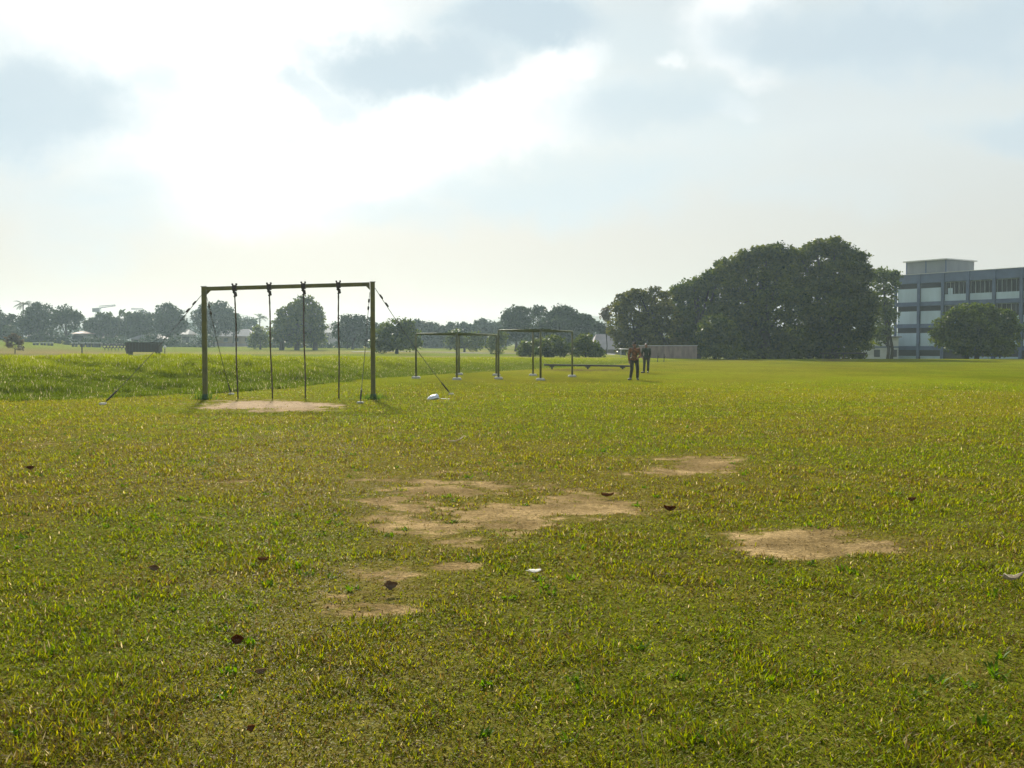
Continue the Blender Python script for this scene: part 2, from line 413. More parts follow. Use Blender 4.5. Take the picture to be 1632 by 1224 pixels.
# ------------------------------------------------------------------ grass blades (uncountable: one object)
def blades(x, y, length, width, lean, tint, nseg=2):
    n = len(x)
    z = H(x, y)
    az = RNG.uniform(0, 2 * np.pi, n)
    d = np.stack([np.cos(az), np.sin(az)], 1); s = np.stack([-np.sin(az), np.cos(az)], 1)
    up0 = np.cos(lean * .85); o0 = np.sin(lean * .85); l1 = np.minimum(lean * 1.35 + RNG.uniform(-.3, .35, n), 1.95); up1 = np.cos(l1); o1 = np.sin(l1)
    base = np.stack([x, y, z - .004], 1)
    mid = base + np.concatenate([d * (o0 * length * .5)[:, None], (up0 * length * .5)[:, None]], 1)
    tip = mid + np.concatenate([d * (o1 * length * .5)[:, None], (up1 * length * .5)[:, None]], 1)
    sw = np.concatenate([s * (width * .5)[:, None], np.zeros((n, 1))], 1)
    v = np.stack([base - sw * .7, base + sw * .7, mid + sw, mid - sw, tip], 1).reshape(-1, 3)
    b = np.arange(n) * 5
    q = np.stack([b, b + 1, b + 2, b + 3, b + 3, b + 2, b + 4], 1)
    sizes = np.tile([4, 3], n)
    return v, q, sizes, np.repeat(tint, 5, 0)

def build_grass():
    V = []; Q = []; SZ = []; T = []; base = 0
    def emit(v, q, sz, t):
        nonlocal base
        V.append(v); Q.append((q + base).ravel()); SZ.append(sz); T.append(t); base += len(v)
    # lawn
    n = 900000
    D = np.geomspace(2.9, 46, 4000)
    dens = 8600 * (4.5 / D) ** 1.62 * (1 - sstep(20, 46, D))
    pdf = dens * (1.05 * D + 3.6); cdf = np.cumsum(pdf * np.gradient(D)); tot = cdf[-1]
    n = int(tot); dd = np.interp(RNG.uniform(0, tot, n), cdf, D)
    hw = (.525 * dd + 1.8)
    x = RNG.uniform(-1, 1, n) * hw; y = dd
    # clumping
    cl = fbm(x * 2.6, y * 2.6, 81, 3); b = bare_field(x, y)
    cl2 = fbm(x * .5, y * .5, 83, 3)
    keep = RNG.uniform(0, 1, n) < np.clip(sstep(.22, .58, cl * .7 + cl2 * .3) * .55 + .45, 0, 1) * (1 - np.minimum(1, b * 1.2) * .96) * (1 - .4 * worn_field(x, y))
    px, Dp, f, c, z = bank(x, y)
    keep &= (Dp - f) / (c - f) < .1
    x, y, cl, cl2 = x[keep], y[keep], cl[keep], cl2[keep]; n = len(x)
    w = .0060 * (y / 4.5) ** .55 * RNG.uniform(.6, 1.35, n)
    tall = sstep(.5, .72, cl)
    ln = (.036 + .020 * tall) * (1 - .35 * worn_field(x, y)) * (y / 4.5) ** .22 * RNG.uniform(.55, 1.35, n)
    lean = RNG.uniform(.6, 1.5, n) - .2 * tall * RNG.uniform(0, 1, n)
    g, t = grass_tone(x, y)
    r = RNG.uniform(0, 1, n)
    sp = (1 - .55 * sstep(6, 16, y))[:, None]
    tint = g * (1 + (RNG.uniform(.65, 1.25, (n, 1)) - 1) * sp)
    fr = RNG.uniform(0, 1, n)
    tint = np.where((fr < .30)[:, None], tint * np.array([[.72, .95, .8]]), tint)
    straw = r < .035 + .03 * t; brown = (r > .86 - .16 * t * (1 - sstep(8, 30, y)) - .2 * b[keep])
    tint = np.where(straw[:, None], np.array([[.40, .33, .17]]) * RNG.uniform(.6, 1.2, (n, 1)), tint)
    tint = np.where(brown[:, None], np.array([[.15, .10, .03]]) * RNG.uniform(.5, 1.2, (n, 1)), tint)
    emit(*blades(x, y, ln, w, lean, tint))
    # matted dead thatch lying flat between the live blades
    n = 110000; dd = 3 + 15 * RNG.uniform(0, 1, n) ** .75; x = RNG.uniform(-1, 1, n) * (.525 * dd + 1.5); y = dd
    kp = RNG.uniform(0, 1, n) < (.25 + .75 * sstep(.45, .6, fbm(x * .7, y * .7, 87, 3))) * (1 - .6 * bare_field(x, y)); x, y = x[kp], y[kp]; n = len(x)
    emit(*blades(x, y, RNG.uniform(.03, .08, n), .0038 * (y / 4.5) ** .5 * RNG.uniform(.6, 1.3, n), RNG.uniform(1.25, 1.6, n),
                 mix(C(.13, .085, .035), C(.30, .23, .10), RNG.uniform(0, 1, n)) * RNG.uniform(.6, 1.15, (n, 1))))
    # broad-leaved weeds
    m = 420; wx = RNG.uniform(-1, 1, m); wd = 3.2 + 16 * RNG.uniform(0, 1, m) ** .8; wx = wx * (.525 * wd + 1.2); k = 11
    x = np.repeat(wx, k) + RNG.normal(0, .022, m * k); y = np.repeat(wd, k) + RNG.normal(0, .022, m * k); n = m * k
    kp = bare_field(x, y) < .4; x, y = x[kp], y[kp]; n = len(x)
    emit(*blades(x, y, RNG.uniform(.035, .075, n), RNG.uniform(.010, .018, n), RNG.uniform(.5, 1.25, n), np.array([[.085, .15, .012]]) * RNG.uniform(.7, 1.35, (n, 1))))
    # long grass on the bank
    n = 260000
    px = RNG.uniform(-160, 1000, n); k = RNG.uniform(0, 1, n)
    f = np.interp(px, PXN, FOOT); c = np.interp(px, PXN, CREST); z = np.interp(px, PXN, ZCR)
    y = f + (c - f) * (-.05 + 1.25 * k); x = (px - 816) / F * y
    keep = RNG.uniform(0, 1, n) < np.clip(z * 1.2, .0, 1) * sstep(.2, .55, fbm(x * .8, y * .8, 91, 3))
    x, y, k, px, z = x[keep], y[keep], k[keep], px[keep], z[keep]; n = len(x)
    cl = fbm(x * .7, y * .7, 93, 3)
    ln = RNG.uniform(.06, .17, n) * (.55 + .9 * sstep(.35, .65, cl)) * np.clip(z, .4, 1)
    w = RNG.uniform(.010, .022, n)
    tint = mix(C(.085, .115, .012), C(.20, .23, .014), sstep(.2, .9, k + .5 * (cl - .5))) * RNG.uniform(.6, 1.3, (n, 1))
    r = RNG.uniform(0, 1, n)
    tint = np.where((r < .06)[:, None], np.array([[.38, .33, .2]]), tint)
    emit(*blades(x, y, ln, w, RNG.uniform(.1, .9, n), tint))
    # weeds around the feet of the frame
    for (qx, qy, R, m) in ((-8.72, 28.45, .3, 130), (-4.0, 28.85, .35, 150)):
        x = qx + RNG.normal(0, R * .5, m); y = qy + RNG.normal(0, R * .5, m)
        emit(*blades(x, y, RNG.uniform(.08, .3, m), RNG.uniform(.012, .022, m), RNG.uniform(.1, .9, m), np.array([[.07, .12, .02]]) * RNG.uniform(.6, 1.3, (m, 1))))
    V = np.concatenate(V); me = np_mesh('grass', V, np.concatenate(Q), np.concatenate(SZ), M['grass'])
    t = np.concatenate(T); at = me.attributes.new('tint', 'FLOAT_COLOR', 'POINT')
    at.data.foreach_set('color', np.concatenate([t, np.ones((len(t), 1))], 1).astype(np.float32).ravel())
    o = link('grass', me); tag(o, 'short yellow green field grass with longer grass on the bank', 'grass', kind='stuff')
    print('blades', len(SZ) and sum(len(s) for s in SZ) // 2)
build_grass()

# ------------------------------------------------------------------ rope climbing frame
DL, DR = 28.4, 28.9
def build_rope_frame():
    bl = on_ground(326.5, DL); br = on_ground(594.5, DR)
    tl = P(325.5, 457, DL); tr = P(593, 449.5, DR)
    base = Vector(((bl.x + br.x) / 2, (bl.y + br.y) / 2, (bl.z + br.z) / 2))
    fr = empty('rope_climbing_frame', base, 'tall olive green steel frame with guy wires carrying four climbing ropes', 'climbing frame')
    ux = (tr - tl).normalized()
    for (b, t) in ((bl, tl), (br, tr)):
        hw = .065
        ang = math.atan2(ux.y, ux.x)
        m = Matrix.Translation(Vector((b.x, b.y, 0))) @ Matrix.Rotation(ang, 4, 'Z')
        MB().box((-hw, -hw, b.z - .15), (hw, hw, t.z), .012, m).build('post', M['olive_paint'], fr, base)
        MB().box((-hw - .012, -hw - .012, b.z - .1), (hw + .012, hw + .012, b.z + .16), .01, m).build('post_foot', M['green_base'], fr, base)
        MB().box((-.085, -.08, t.z), (.085, .08, t.z + .012), .004, m).build('post_cap', M['dark_olive'], fr, base)
    h = .055
    zc = .06
    a = tl + ux * .066 - Vector((0, 0, zc)); b2 = tr - ux * .066 - Vector((0, 0, zc))
    L = (b2 - a).length
    q = ux.to_track_quat('X', 'Z').to_matrix().to_4x4()
    m = Matrix.Translation(a) @ q
    MB().box((0, -.06, -h), (L, .06, h), .01, m).build('top_beam', M['olive_paint'], fr, base)
    # corner gussets
    for (p, s) in ((a, 1), (b2, -1)):
        g = MB(); w = .11 * s
        vs = [p + Vector((0, -.02, -h)), p + Vector((w, -.02, -h)), p + Vector((0, -.02, -h - .11))]
        vs2 = [v + Vector((0, .04, 0)) for v in vs]
        g.add(vs + vs2, [(0, 1, 2), (5, 4, 3), (0, 3, 4, 1), (1, 4, 5, 2), (2, 5, 3, 0)]).build('corner_gusset', M['olive_paint'], fr, base)
    # brackets and ropes
    xs_top = (375.5, 429, 482.5, 537.5); ys_bot = (636, 635, 638, 638); xs_bot = (379, 434, 486.5, 540)
    lab = ['brown climbing rope nearest the left post of the olive frame',
           'brown climbing rope second from the left post, slightly slanting left',
           'brown climbing rope hanging before the big round tree, third from the left post',
           'brown climbing rope nearest the right post of the olive frame']
    span = (tr.x - tl.x)
    for i in range(4):
        s0 = P(xs_top[i], 456, 28.6)
        k = (s0.x - tl.x) / span
        c = tl.lerp(tr, k) - Vector((0, 0, zc))
        mm = Matrix.Translation(c) @ q
        bk = MB().box((-.06, -.075, -h - .03), (.06, .075, h + .025), .008, mm).box((-.075, -.05, h + .025), (-.03, .05, h + .075), .006, mm).box((.03, -.05, h + .025), (.075, .05, h + .075), .006, mm)
        bk.build('rope_bracket', M['rusty_steel'], fr, base)
        top = c - Vector((0, 0, h + .03))
        bx = P(xs_bot[i], ys_bot[i], c.y); gz = Hs(bx.x, c.y)
        bot = Vector((bx.x, c.y + .02, gz + .015))
        r = empty('climbing_rope', bot, lab[i], 'rope', 'climbing ropes hanging from the olive frame')
        pts = []; n = 26
        rd = []
        for j in range(n + 1):
            t = j / n
            p = top.lerp(bot, t) + Vector((.012 * math.sin(7 * t + i), .01 * math.sin(5 * t + 2 * i), 0)) * math.sin(math.pi * t)
            pts.append(p); rd.append(.021 + .0035 * math.sin(j * 2.4 + i))
        MB().tube(pts, rd, 8).build('rope', M['rope'], r, bot, True)
        kb = MB().ball(top - Vector((-.02, 0, .07)), (.045, .04, .06)).ball(top - Vector((.02, 0, .03)), (.04, .04, .045)).ball(top - Vector((-.045, .0, .12)), (.03, .03, .04)).ball(top - Vector((0, 0, .15)), (.035, .035, .03))
        kb.build('knot', M['rusty_steel'], r, bot, True)
    # guy wires
    gw = [(tl, P(323, 470, DL), ground_hit(164, 645), True), (tl, P(331, 474, DL), on_ground(368, 31.2), True),
          (tr, P(597, 458, DR), ground_hit(719, 629), True), (tr, P(590.5, 466, DR), ground_hit(574, 643), True)]
    for (t, p0, p1, _) in gw:
        p0 = Vector((t.x + .066 * (1 if p0.x > t.x else -1), t.y + (.03 if p1.y > t.y else -.03), p0.z))
        d = p1 - p0; pts = [p0 + d * (j / 16) - Vector((0, 0, .10 * math.sin(math.pi * j / 16))) for j in range(17)]
        w = MB().tube(pts, .0085, 6).build('guy_wire', M['wire'], fr, base, True)
        for tt in (.08, .15):
            MB().tube([p0 + d * (tt - .02), p0 + d * (tt - .012), p0 + d * (tt + .012), p0 + d * (tt + .02)], [.01, .028, .028, .01], 6).build('shackle', M['rusty_steel'], w, base, True)
        MB().tube([p0 + d * .86 - Vector((0, 0, .045)), p0 + d * .88 - Vector((0, 0, .038)), p0 + d * .955 - Vector((0, 0, .012)), p0 + d * .97 - Vector((0, 0, .008))], [.01, .024, .024, .01], 6).build('turnbuckle', M['rusty_steel'], w, base, True)
        MB().box((-.08, -.08, -.06), (.08, .08, .05), .015, Matrix.Translation(p1)).build('anchor_block', M['concrete'], fr, base)
build_rope_frame()

# ------------------------------------------------------------------ horizontal ladders (monkey bars)
def build_ladder(label, feet, topz, nr):
    """feet: near-left A, near B, far C (beyond A), far D (beyond B); rails run A-C and B-D, rungs across"""
    base = sum(feet, Vector()) / 4
    ld = empty('horizontal_ladder', base, label, 'monkey bars', 'horizontal ladders on the field')
    tops = []
    for k, f in enumerate(feet):
        tz = topz[k]
        MB().tube([(f.x, f.y, f.z - .1), (f.x, f.y, tz)], .048, 10).build('post', M['ladder_paint'], ld, base, True)
        MB().box((f.x - .2, f.y - .2, f.z - .08), (f.x + .2, f.y + .2, f.z + .1), .05).build('footing', M['concrete'], ld, base)
        tops.append(Vector((f.x, f.y, tz + .0)))
    A, B, Cc, Dd = tops
    for (p, q) in ((A, Cc), (B, Dd)):
        MB().tube([p, q], .042, 10).build('side_rail', M['ladder_top'], ld, base, True)
    for (p, q) in ((A, B), (Cc, Dd)):
        d = (q - p).normalized()
        MB().tube([p + d * .052, q - d * .052], .036, 10).build('end_bar', M['ladder_top'], ld, base, True)
    for j in range(1, nr):
        p = A.lerp(Cc, j / nr); q = B.lerp(Dd, j / nr); d = (q - p).normalized()
        MB().tube([p + d * .051, q - d * .051], .015, 8).build('rung', M['ladder_top'], ld, base, True)
A1 = on_ground(663, 46.5); B1 = on_ground(728, 45.0); D1 = on_ground(791, 51.0); C1 = A1 + D1 - B1; C1.z = Hs(C1.x, C1.y)
build_ladder('lower olive horizontal ladder nearest the rope frame', [A1, B1, C1, D1], [P(663, 532, 46.5).z, P(728, 531.2, 45).z, P(735, 534, C1.y).z, P(791, 534, 51).z], 9)
A2 = on_ground(794.5, 46); B2 = on_ground(861.5, 44.4); D2 = on_ground(912, 49); C2 = A2 + D2 - B2; C2.z = Hs(C2.x, C2.y)
build_ladder('taller olive horizontal ladder nearer the two soldiers', [A2, B2, C2, D2], [P(794, 526.5, 46).z, P(861, 525.3, 44.4).z, P(851, 528.4, C2.y).z, P(912, 528.5, 49).z], 8)

# ------------------------------------------------------------------ balance beam
def build_beam():
    D = 64.0
    a = P(867, 581.5, D); b = P(1006, 583.5, D + .5)
    base = on_ground(936, D)
    o = empty('balance_beam', base, 'long low dark balance beam on short supports behind the taller ladder', 'balance beam')
    d = (b - a); L = d.length; q = d.normalized().to_track_quat('X', 'Z').to_matrix().to_4x4()
    MB().box((0, -.1, -.055), (L, .1, .055), .01, Matrix.Translation(a) @ q).build('beam', M['beam_wood'], o, base)
    for t in (.09, .5, .9):
        p = a + d * t; g = Hs(p.x, p.y)
        m = MB().box((p.x - .05, p.y - .08, g - .1), (p.x + .05, p.y + .08, p.z - .13), .008).box((p.x - .16, p.y - .085, p.z - .13), (p.x + .16, p.y + .085, p.z - .057), .01)
        m.build('support', M['beam_wood'], o, base)
build_beam()

# ------------------------------------------------------------------ people
def capsule(mb, p0, r0, p1, r1, seg=14):
    p0 = Vector(p0); p1 = Vector(p1); d = (p1 - p0)
    if d.length < 1e-6: d = Vector((0, 0, 1e-3))
    t = d.normalized()
    pts = []; rad = []
    for k in range(4):
        w = math.pi / 2 * (k / 4); pts.append(p0 - t * (r0 * math.cos(w))); rad.append(max(r0 * math.sin(w), .0008))
    pts.append(p0); rad.append(r0); pts.append(p1); rad.append(r1)
    for k in range(3, -1, -1):
        w = math.pi / 2 * (k / 4); pts.append(p1 + t * (r1 * math.cos(w))); rad.append(max(r1 * math.sin(w), .0008))
    mb.tube(pts, rad, seg)
def chain(mb, pts, rad):
    for i in range(len(pts) - 1): capsule(mb, pts[i], rad[i], pts[i + 1], rad[i + 1])
def remesh(mb, name, mat, parent, vox, smooth_it=4):
    me = bpy.data.meshes.new(name); me.from_pydata(mb.v, [], mb.f); me.update()
    o = bpy.data.objects.new(name, me); COL.objects.link(o)
    md = o.modifiers.new('r', 'REMESH'); md.mode = 'VOXEL'; md.voxel_size = vox
    sm = o.modifiers.new('s', 'SMOOTH'); sm.iterations = smooth_it; sm.factor = .5
    dg = bpy.context.evaluated_depsgraph_get()
    me2 = bpy.data.meshes.new_from_object(o.evaluated_get(dg)); me2.name = name
    o.modifiers.clear(); o.data = me2; bpy.data.meshes.remove(me)
    me2.materials.clear(); me2.materials.append(mat)
    me2.polygons.foreach_set('use_smooth', [True] * len(me2.polygons))
    if parent: o.parent = parent
    return o
def person(name_label, loc, yaw, h, J, mats, cap):
    """J: joints in a 1.70 m frame, facing -y (towards the camera); x to the right of the picture"""
    k = h / 1.70
    S_ = lambda p: Vector(p) * k
    body = MB()
    pel, chest, neck = J['pelvis'], J['chest'], J['neck']
    hd = J['head']; fwd = Vector(J['face'])
    fwd.normalize(); side = Vector((-fwd.y, fwd.x, 0)).normalized()   # figure's left
    # torso
    pv, cv, nv = Vector(pel), Vector(chest), Vector(neck)
    sd = Vector((1, 0, 0))
    chain(body, [pv - sd * .07, pv + sd * .07], [.105, .105]); chain(body, [pv, (pv + cv) / 2, cv], [.115, .11, .12])
    chain(body, [cv - sd * .07, cv + sd * .07], [.105, .105])
    chain(body, [cv, nv, Vector(hd) - Vector((0, 0, .06))], [.11, .058, .052])
    hv = Vector(hd)
    body.ball(hv + Vector((0, 0, .03)), (.077, .088, .095), 3)
    chain(body, [hv + fwd * .02 - Vector((0, 0, .03)), hv + fwd * .045 - Vector((0, 0, .082))], [.062, .034])
    chain(body, [hv + fwd * .084 + Vector((0, 0, .012)), hv + fwd * .104 - Vector((0, 0, .022))], [.010, .014])   # nose
    chain(body, [hv + fwd * .078 - Vector((0, 0, .055)) - side * .02, hv + fwd * .078 - Vector((0, 0, .055)) + side * .02], [.010, .010])  # lips
    for s in (-1, 1):
        body.ball(hv + side * (.078 * s) - Vector((0, 0, .005)), (.016, .022, .032), 2)
    for s in ('L', 'R'):
        sh, el, wr, hand = [Vector(J[n + s]) for n in ('shoulder', 'elbow', 'wrist', 'hand')]
        chain(body, [cv, sh], [.1, .062]); chain(body, [sh, el, wr], [.055, .042, .028])
        hdv = (hand - wr).normalized(); palm = wr + hdv * .085
        lat = hdv.cross(Vector((0, -1, 0)));  lat = lat.normalized() if lat.length > .1 else Vector((1, 0, 0))
        for u in (-.024, -.008, .008, .024): chain(body, [wr + lat * u * .6, palm + lat * u], [.018, .014])
        for u, ln in ((-.028, .066), (-.0095, .078), (.0095, .074), (.028, .056)):
            a = palm + lat * u; b = a + hdv * ln * .5; c = b + (hdv * .7 + Vector((0, -.7, 0))).normalized() * ln * .5
            chain(body, [a, b, c], [.0095, .0085, .0075])
        a = wr + hdv * .03 - lat * .022; b = a - lat * .028 + hdv * .03; c = b + hdv * .035
        chain(body, [a, b, c], [.013, .0105, .009])
        hp, kn, an, toe = [Vector(J[n + s]) for n in ('hip', 'knee', 'ankle', 'toe')]
        chain(body, [hp, kn, an], [.088, .058, .042])
        chain(body, [an - Vector((0, 0, .03)), toe], [.042, .032])
    body.v = [tuple(Vector(p) * k) for p in body.v]
    b = remesh(body, 'person', M['skin'], None, .0068 * k, 3)
    b.location = loc; b.rotation_euler = (0, 0, yaw); tag(b, name_label, 'person', 'soldiers standing on the field')
    def wear(name, fn, mat, vox=.011, it=3):
        mb = MB(); fn(mb); mb.v = [tuple(Vector(p) * k) for p in mb.v]
        return remesh(mb, name, M[mat], b, vox, it)
    def shirt(mb):
        chain(mb, [pv - sd * .075, pv + sd * .075], [.118, .118]); chain(mb, [pv, (pv + cv) / 2, cv], [.13, .128, .135])
        chain(mb, [cv - sd * .075, cv + sd * .075], [.118, .118]); chain(mb, [cv, nv - Vector((0, 0, .035))], [.12, .075])
        for s in ('L', 'R'):
            sh, el, wr = [Vector(J[n + s]) for n in ('shoulder', 'elbow', 'wrist')]
            chain(mb, [cv, sh], [.11, .075]); chain(mb, [sh, el, el.lerp(wr, .85)], [.07, .058, .045])
    def trousers(mb):
        lo = pv - Vector((0, 0, .05))
        chain(mb, [lo - sd * .07, lo + sd * .07], [.112, .112])
        for s in ('L', 'R'):
            hp, kn, an = [Vector(J[n + s]) for n in ('hip', 'knee', 'ankle')]
            chain(mb, [hp, kn, an + Vector((0, 0, .05))], [.102, .077, .066])
    def boots(mb, s):
        an, toe = Vector(J['ankle' + s]), Vector(J['toe' + s])
        chain(mb, [an + Vector((0, 0, .10)), an - Vector((0, 0, .03)), toe], [.052, .05, .04])
        he = an + (an - toe).normalized() * .03; chain(mb, [Vector((he.x, he.y, .045)), Vector((toe.x, toe.y, .04))], [.043, .038])
    wear('shirt', shirt, mats[0]); wear('trousers', trousers, mats[1])
    for s in ('L', 'R'): wear('boot', lambda mb, s=s: boots(mb, s), mats[2])
    def belt(mb):
        mb.tube([pv + Vector((0, 0, .02)), pv + Vector((0, 0, .055))], [.17, .168], 24)
    if cap:
        def capf(mb):
            mb.ball(hv + Vector((0, 0, .075)), (.086, .096, .062), 3); mb.ball(hv + fwd * .1 + Vector((0, 0, .058)), (.06, .06, .012), 3)
        wear('cap', capf, cap)
    def hair(mb): mb.ball(hv + Vector((0, 0, .046)) - fwd * .014, (.082, .09, .088), 3)
    wear('hair', hair, 'hair')
    for s in (-1, 1):
        MB().ball((hv + fwd * .078 + side * (.03 * s) + Vector((0, 0, .015))) * k, .011 * k, 2).build('eye', M['eye'], b, None, True)
    return b

g1 = on_ground(1011, 44.6)
J1 = dict(pelvis=(0, 0, .93), chest=(.01, .02, 1.30), neck=(.0, .01, 1.45), head=(-.01, -.03, 1.57), face=(-.15, -1, 0),
          shoulderL=(.20, .02, 1.38), elbowL=(.27, .03, 1.10), wristL=(.16, -.19, 1.00), handL=(.07, -.28, .98),
          shoulderR=(-.19, .02, 1.38), elbowR=(-.245, .05, 1.10), wristR=(-.235, -.03, .86), handR=(-.23, -.06, .76),
          hipL=(.10, 0, .90), kneeL=(.14, -.05, .49), ankleL=(.145, .03, .09), toeL=(.17, -.13, .035),
          hipR=(-.10, 0, .90), kneeR=(-.12, -.06, .49), ankleR=(-.17, -.02, .09), toeR=(-.28, -.13, .035))
person('nearer soldier in brown camouflage shirt and dark cap with one arm bent', g1, 0, 1.68, J1, ('camo_brown', 'trouser_brown', 'boot_grey'), 'trouser_brown')
g2 = on_ground(1030, 55.5)
J2 = dict(pelvis=(0, 0, .93), chest=(.0, .02, 1.30), neck=(-.01, .01, 1.45), head=(-.02, -.03, 1.57), face=(-.6, -.8, 0),
          shoulderL=(.19, .04, 1.38), elbowL=(.225, .08, 1.09), wristL=(.19, .03, .84), handL=(.185, .0, .74),
          shoulderR=(-.19, .0, 1.38), elbowR=(-.26, .03, 1.12), wristR=(-.255, -.12, .93), handR=(-.25, -.18, .86),
          hipL=(.10, 0, .90), kneeL=(.11, -.03, .49), ankleL=(.105, .03, .09), toeL=(.07, -.12, .035),
          hipR=(-.10, 0, .90), kneeR=(-.12, -.05, .49), ankleR=(-.13, .0, .09), toeR=(-.28, -.07, .035))
person('farther bareheaded soldier in dark green uniform standing near the long grey wall', g2, 0, 1.63, J2, ('camo_green', 'trouser_brown', 'boot'), None)

# ------------------------------------------------------------------ trees
def crown_mesh(name, lobes, leaf, mat, off, cover=2.2, clump=.55, fill=.25):
    """lobes: (centre, radii). Leaves gathered in clumps over each lobe and through its volume."""
    Cs = []; Ns = []; Ls = []
    for (c, r) in lobes:
        c = np.array(c); r = np.array(r); area = 4 * np.pi * (np.prod(r) ** (2 / 3))
        nl = int(area * cover / (leaf * leaf * .55)); per = 14
        nc = max(6, nl // per)
        d = RNG.normal(size=(nc, 3)); d /= np.linalg.norm(d, axis=1)[:, None]
        rr = np.where(RNG.uniform(size=nc) < fill, RNG.uniform(.3, .85, nc), RNG.uniform(.82, 1.08, nc))
        bump = .82 + .34 * vnoise(d[:, 0] * 2.2 + c[0], d[:, 2] * 2.2 + d[:, 1] * 1.7 + c[2], 5)
        cc = c + d * r * (rr * bump)[:, None]
        cs = clump * leaf * 3.2 * RNG.uniform(.6, 1.3, nc)
        o = RNG.normal(size=(nc, per, 3)); o /= np.linalg.norm(o, axis=2)[:, :, None]
        o *= RNG.uniform(.2, 1, (nc, per, 1)) ** .6 * cs[:, None, None]; o[:, :, 2] *= .75
        Cs.append((cc[:, None, :] + o).reshape(-1, 3))
        nn = (d[:, None, :] * .5 + RNG.normal(size=(nc, per, 3)) * .6 + np.array([0, 0, .35])).reshape(-1, 3); Ns.append(nn)
    Cc = np.concatenate(Cs); Nn = np.concatenate(Ns); Nn /= np.linalg.norm(Nn, axis=1)[:, None]
    n = len(Cc)
    t = RNG.normal(size=(n, 3)); t -= (t * Nn).sum(1)[:, None] * Nn; t /= np.linalg.norm(t, axis=1)[:, None]; b = np.cross(Nn, t)
    s = leaf * RNG.uniform(.55, 1.3, n)[:, None]
    v = np.stack([Cc - t * s * .6, Cc + b * s * .34 - Nn * s * .08, Cc + t * s * .6, Cc - b * s * .34 - Nn * s * .08], 1).reshape(-1, 3) - np.array(off)
    return np_mesh(name, v, np.arange(4 * n), np.full(n, 4), mat), n

NLEAF = 0
def tree(name, label, px, D, lobes, leaf=.4, mat='leaf_far', trunk=.25, cover=2.5, group=None, cat='tree', depthk=.9, trunks=None, clump=.55, fill=.3, tufts=4):
    global NLEAF
    g = on_ground(px, D); k = D / F
    o = empty(name, g, label, cat, group)
    L = []
    rs = random.Random(int(px * 7 + D))
    for (lx, ly, rx, ry) in lobes:
        dy = rs.uniform(-.5, .5) * rx * k * 1.2
        c = P(lx, ly, D); L.append(((c.x, c.y + dy, c.z), (rx * k * .95, (rx + ry) / 2 * k * depthk, ry * k * .95)))
    if tufts:
        for (c, r) in list(L):
            for _ in range(tufts):
                a = rs.uniform(0, 6.283); el = rs.uniform(-.25, 1.4); q = rs.uniform(.22, .36)
                L.append(((c[0] + r[0] * math.cos(a) * math.cos(el), c[1] + r[1] * math.sin(a) * math.cos(el), c[2] + r[2] * math.sin(el)), (r[0] * q, r[1] * q, r[2] * q * .9)))
    me, n = crown_mesh('crown', L, leaf, M[mat], g, cover, clump, fill); NLEAF += n
    L = L[:len(lobes)]
    link('crown', me, o)
    top = max(c[2] for c, r in L)
    w = MB()
    mid = np.mean([c for c, r in L], axis=0)
    for tpx in (trunks or [px]):
        gb = on_ground(tpx, D)
        h = max(.6, (top - gb.z))
        p = [Vector((gb.x, gb.y, gb.z - .2)), Vector((gb.x + .02 * h, gb.y, gb.z + .2 * h)), Vector((gb.x * .6 + mid[0] * .4, gb.y, gb.z + .45 * h)), Vector((gb.x * .3 + mid[0] * .7, gb.y * .5 + mid[1] * .5, gb.z + .75 * h))]
        w.tube(p, [trunk * 1.3, trunk, trunk * .75, trunk * .3], 8)
        for (c, r) in L[:8]:
            s = p[1].lerp(p[2], rs.uniform(.1, .9)); e = Vector(c)
            if e.z < s.z + .2: continue
            m_ = s.lerp(e, .5) + Vector((0, 0, -.05 * h))
            w.tube([s, m_, e], [trunk * .55, trunk * .35, trunk * .12], 6)
    w.build('trunk', M['bark'], o, g, True)
    return o

def palm(label, px, top, D, fr=12, ln=2.6, trunk=.16):
    g = on_ground(px, D); t = P(px, top, D); o = empty('palm_tree', g, label, 'palm tree', 'coconut palms beyond the field')
    MB().tube([(g.x, g.y, g.z - .2), (g.x + .1, g.y, (g.z + t.z) / 2), t], [trunk * 1.2, trunk, trunk * .8], 8).build('trunk', M['bark'], o, g, True)
    m = MB(); rs = random.Random(int(px))
    for i in range(fr):
        a = i * 2.4; el = rs.uniform(.1, 1.2); n = 7
        d = Vector((math.cos(a) * math.cos(el), math.sin(a) * math.cos(el), math.sin(el)))
        p = t.copy(); spine = [p.copy()]
        for j in range(n):
            p = p + d * (ln / n); d = (d + Vector((0, 0, -.26))).normalized(); spine.append(p.copy())
        for j in range(1, n + 1):
            q = spine[j]; tt = (spine[j] - spine[j - 1]).normalized(); sd = tt.cross(Vector((0, 0, 1)))
            sd = sd.normalized() if sd.length > .05 else Vector((1, 0, 0))
            lw = ln * .24 * math.sin(math.pi * (j + .3) / (n + 1.2))
            for s in (-1, 1):
                for u in (0, .5):
                    q0 = spine[j - 1].lerp(spine[j], u)
                    e = q0 + sd * (lw * s) + tt * lw * .5 - Vector((0, 0, lw * .5))
                    m.add([q0, q0 + tt * (ln / n * .42), e], [(0, 1, 2)])
    m.build('crown', M['palm'], o, g)

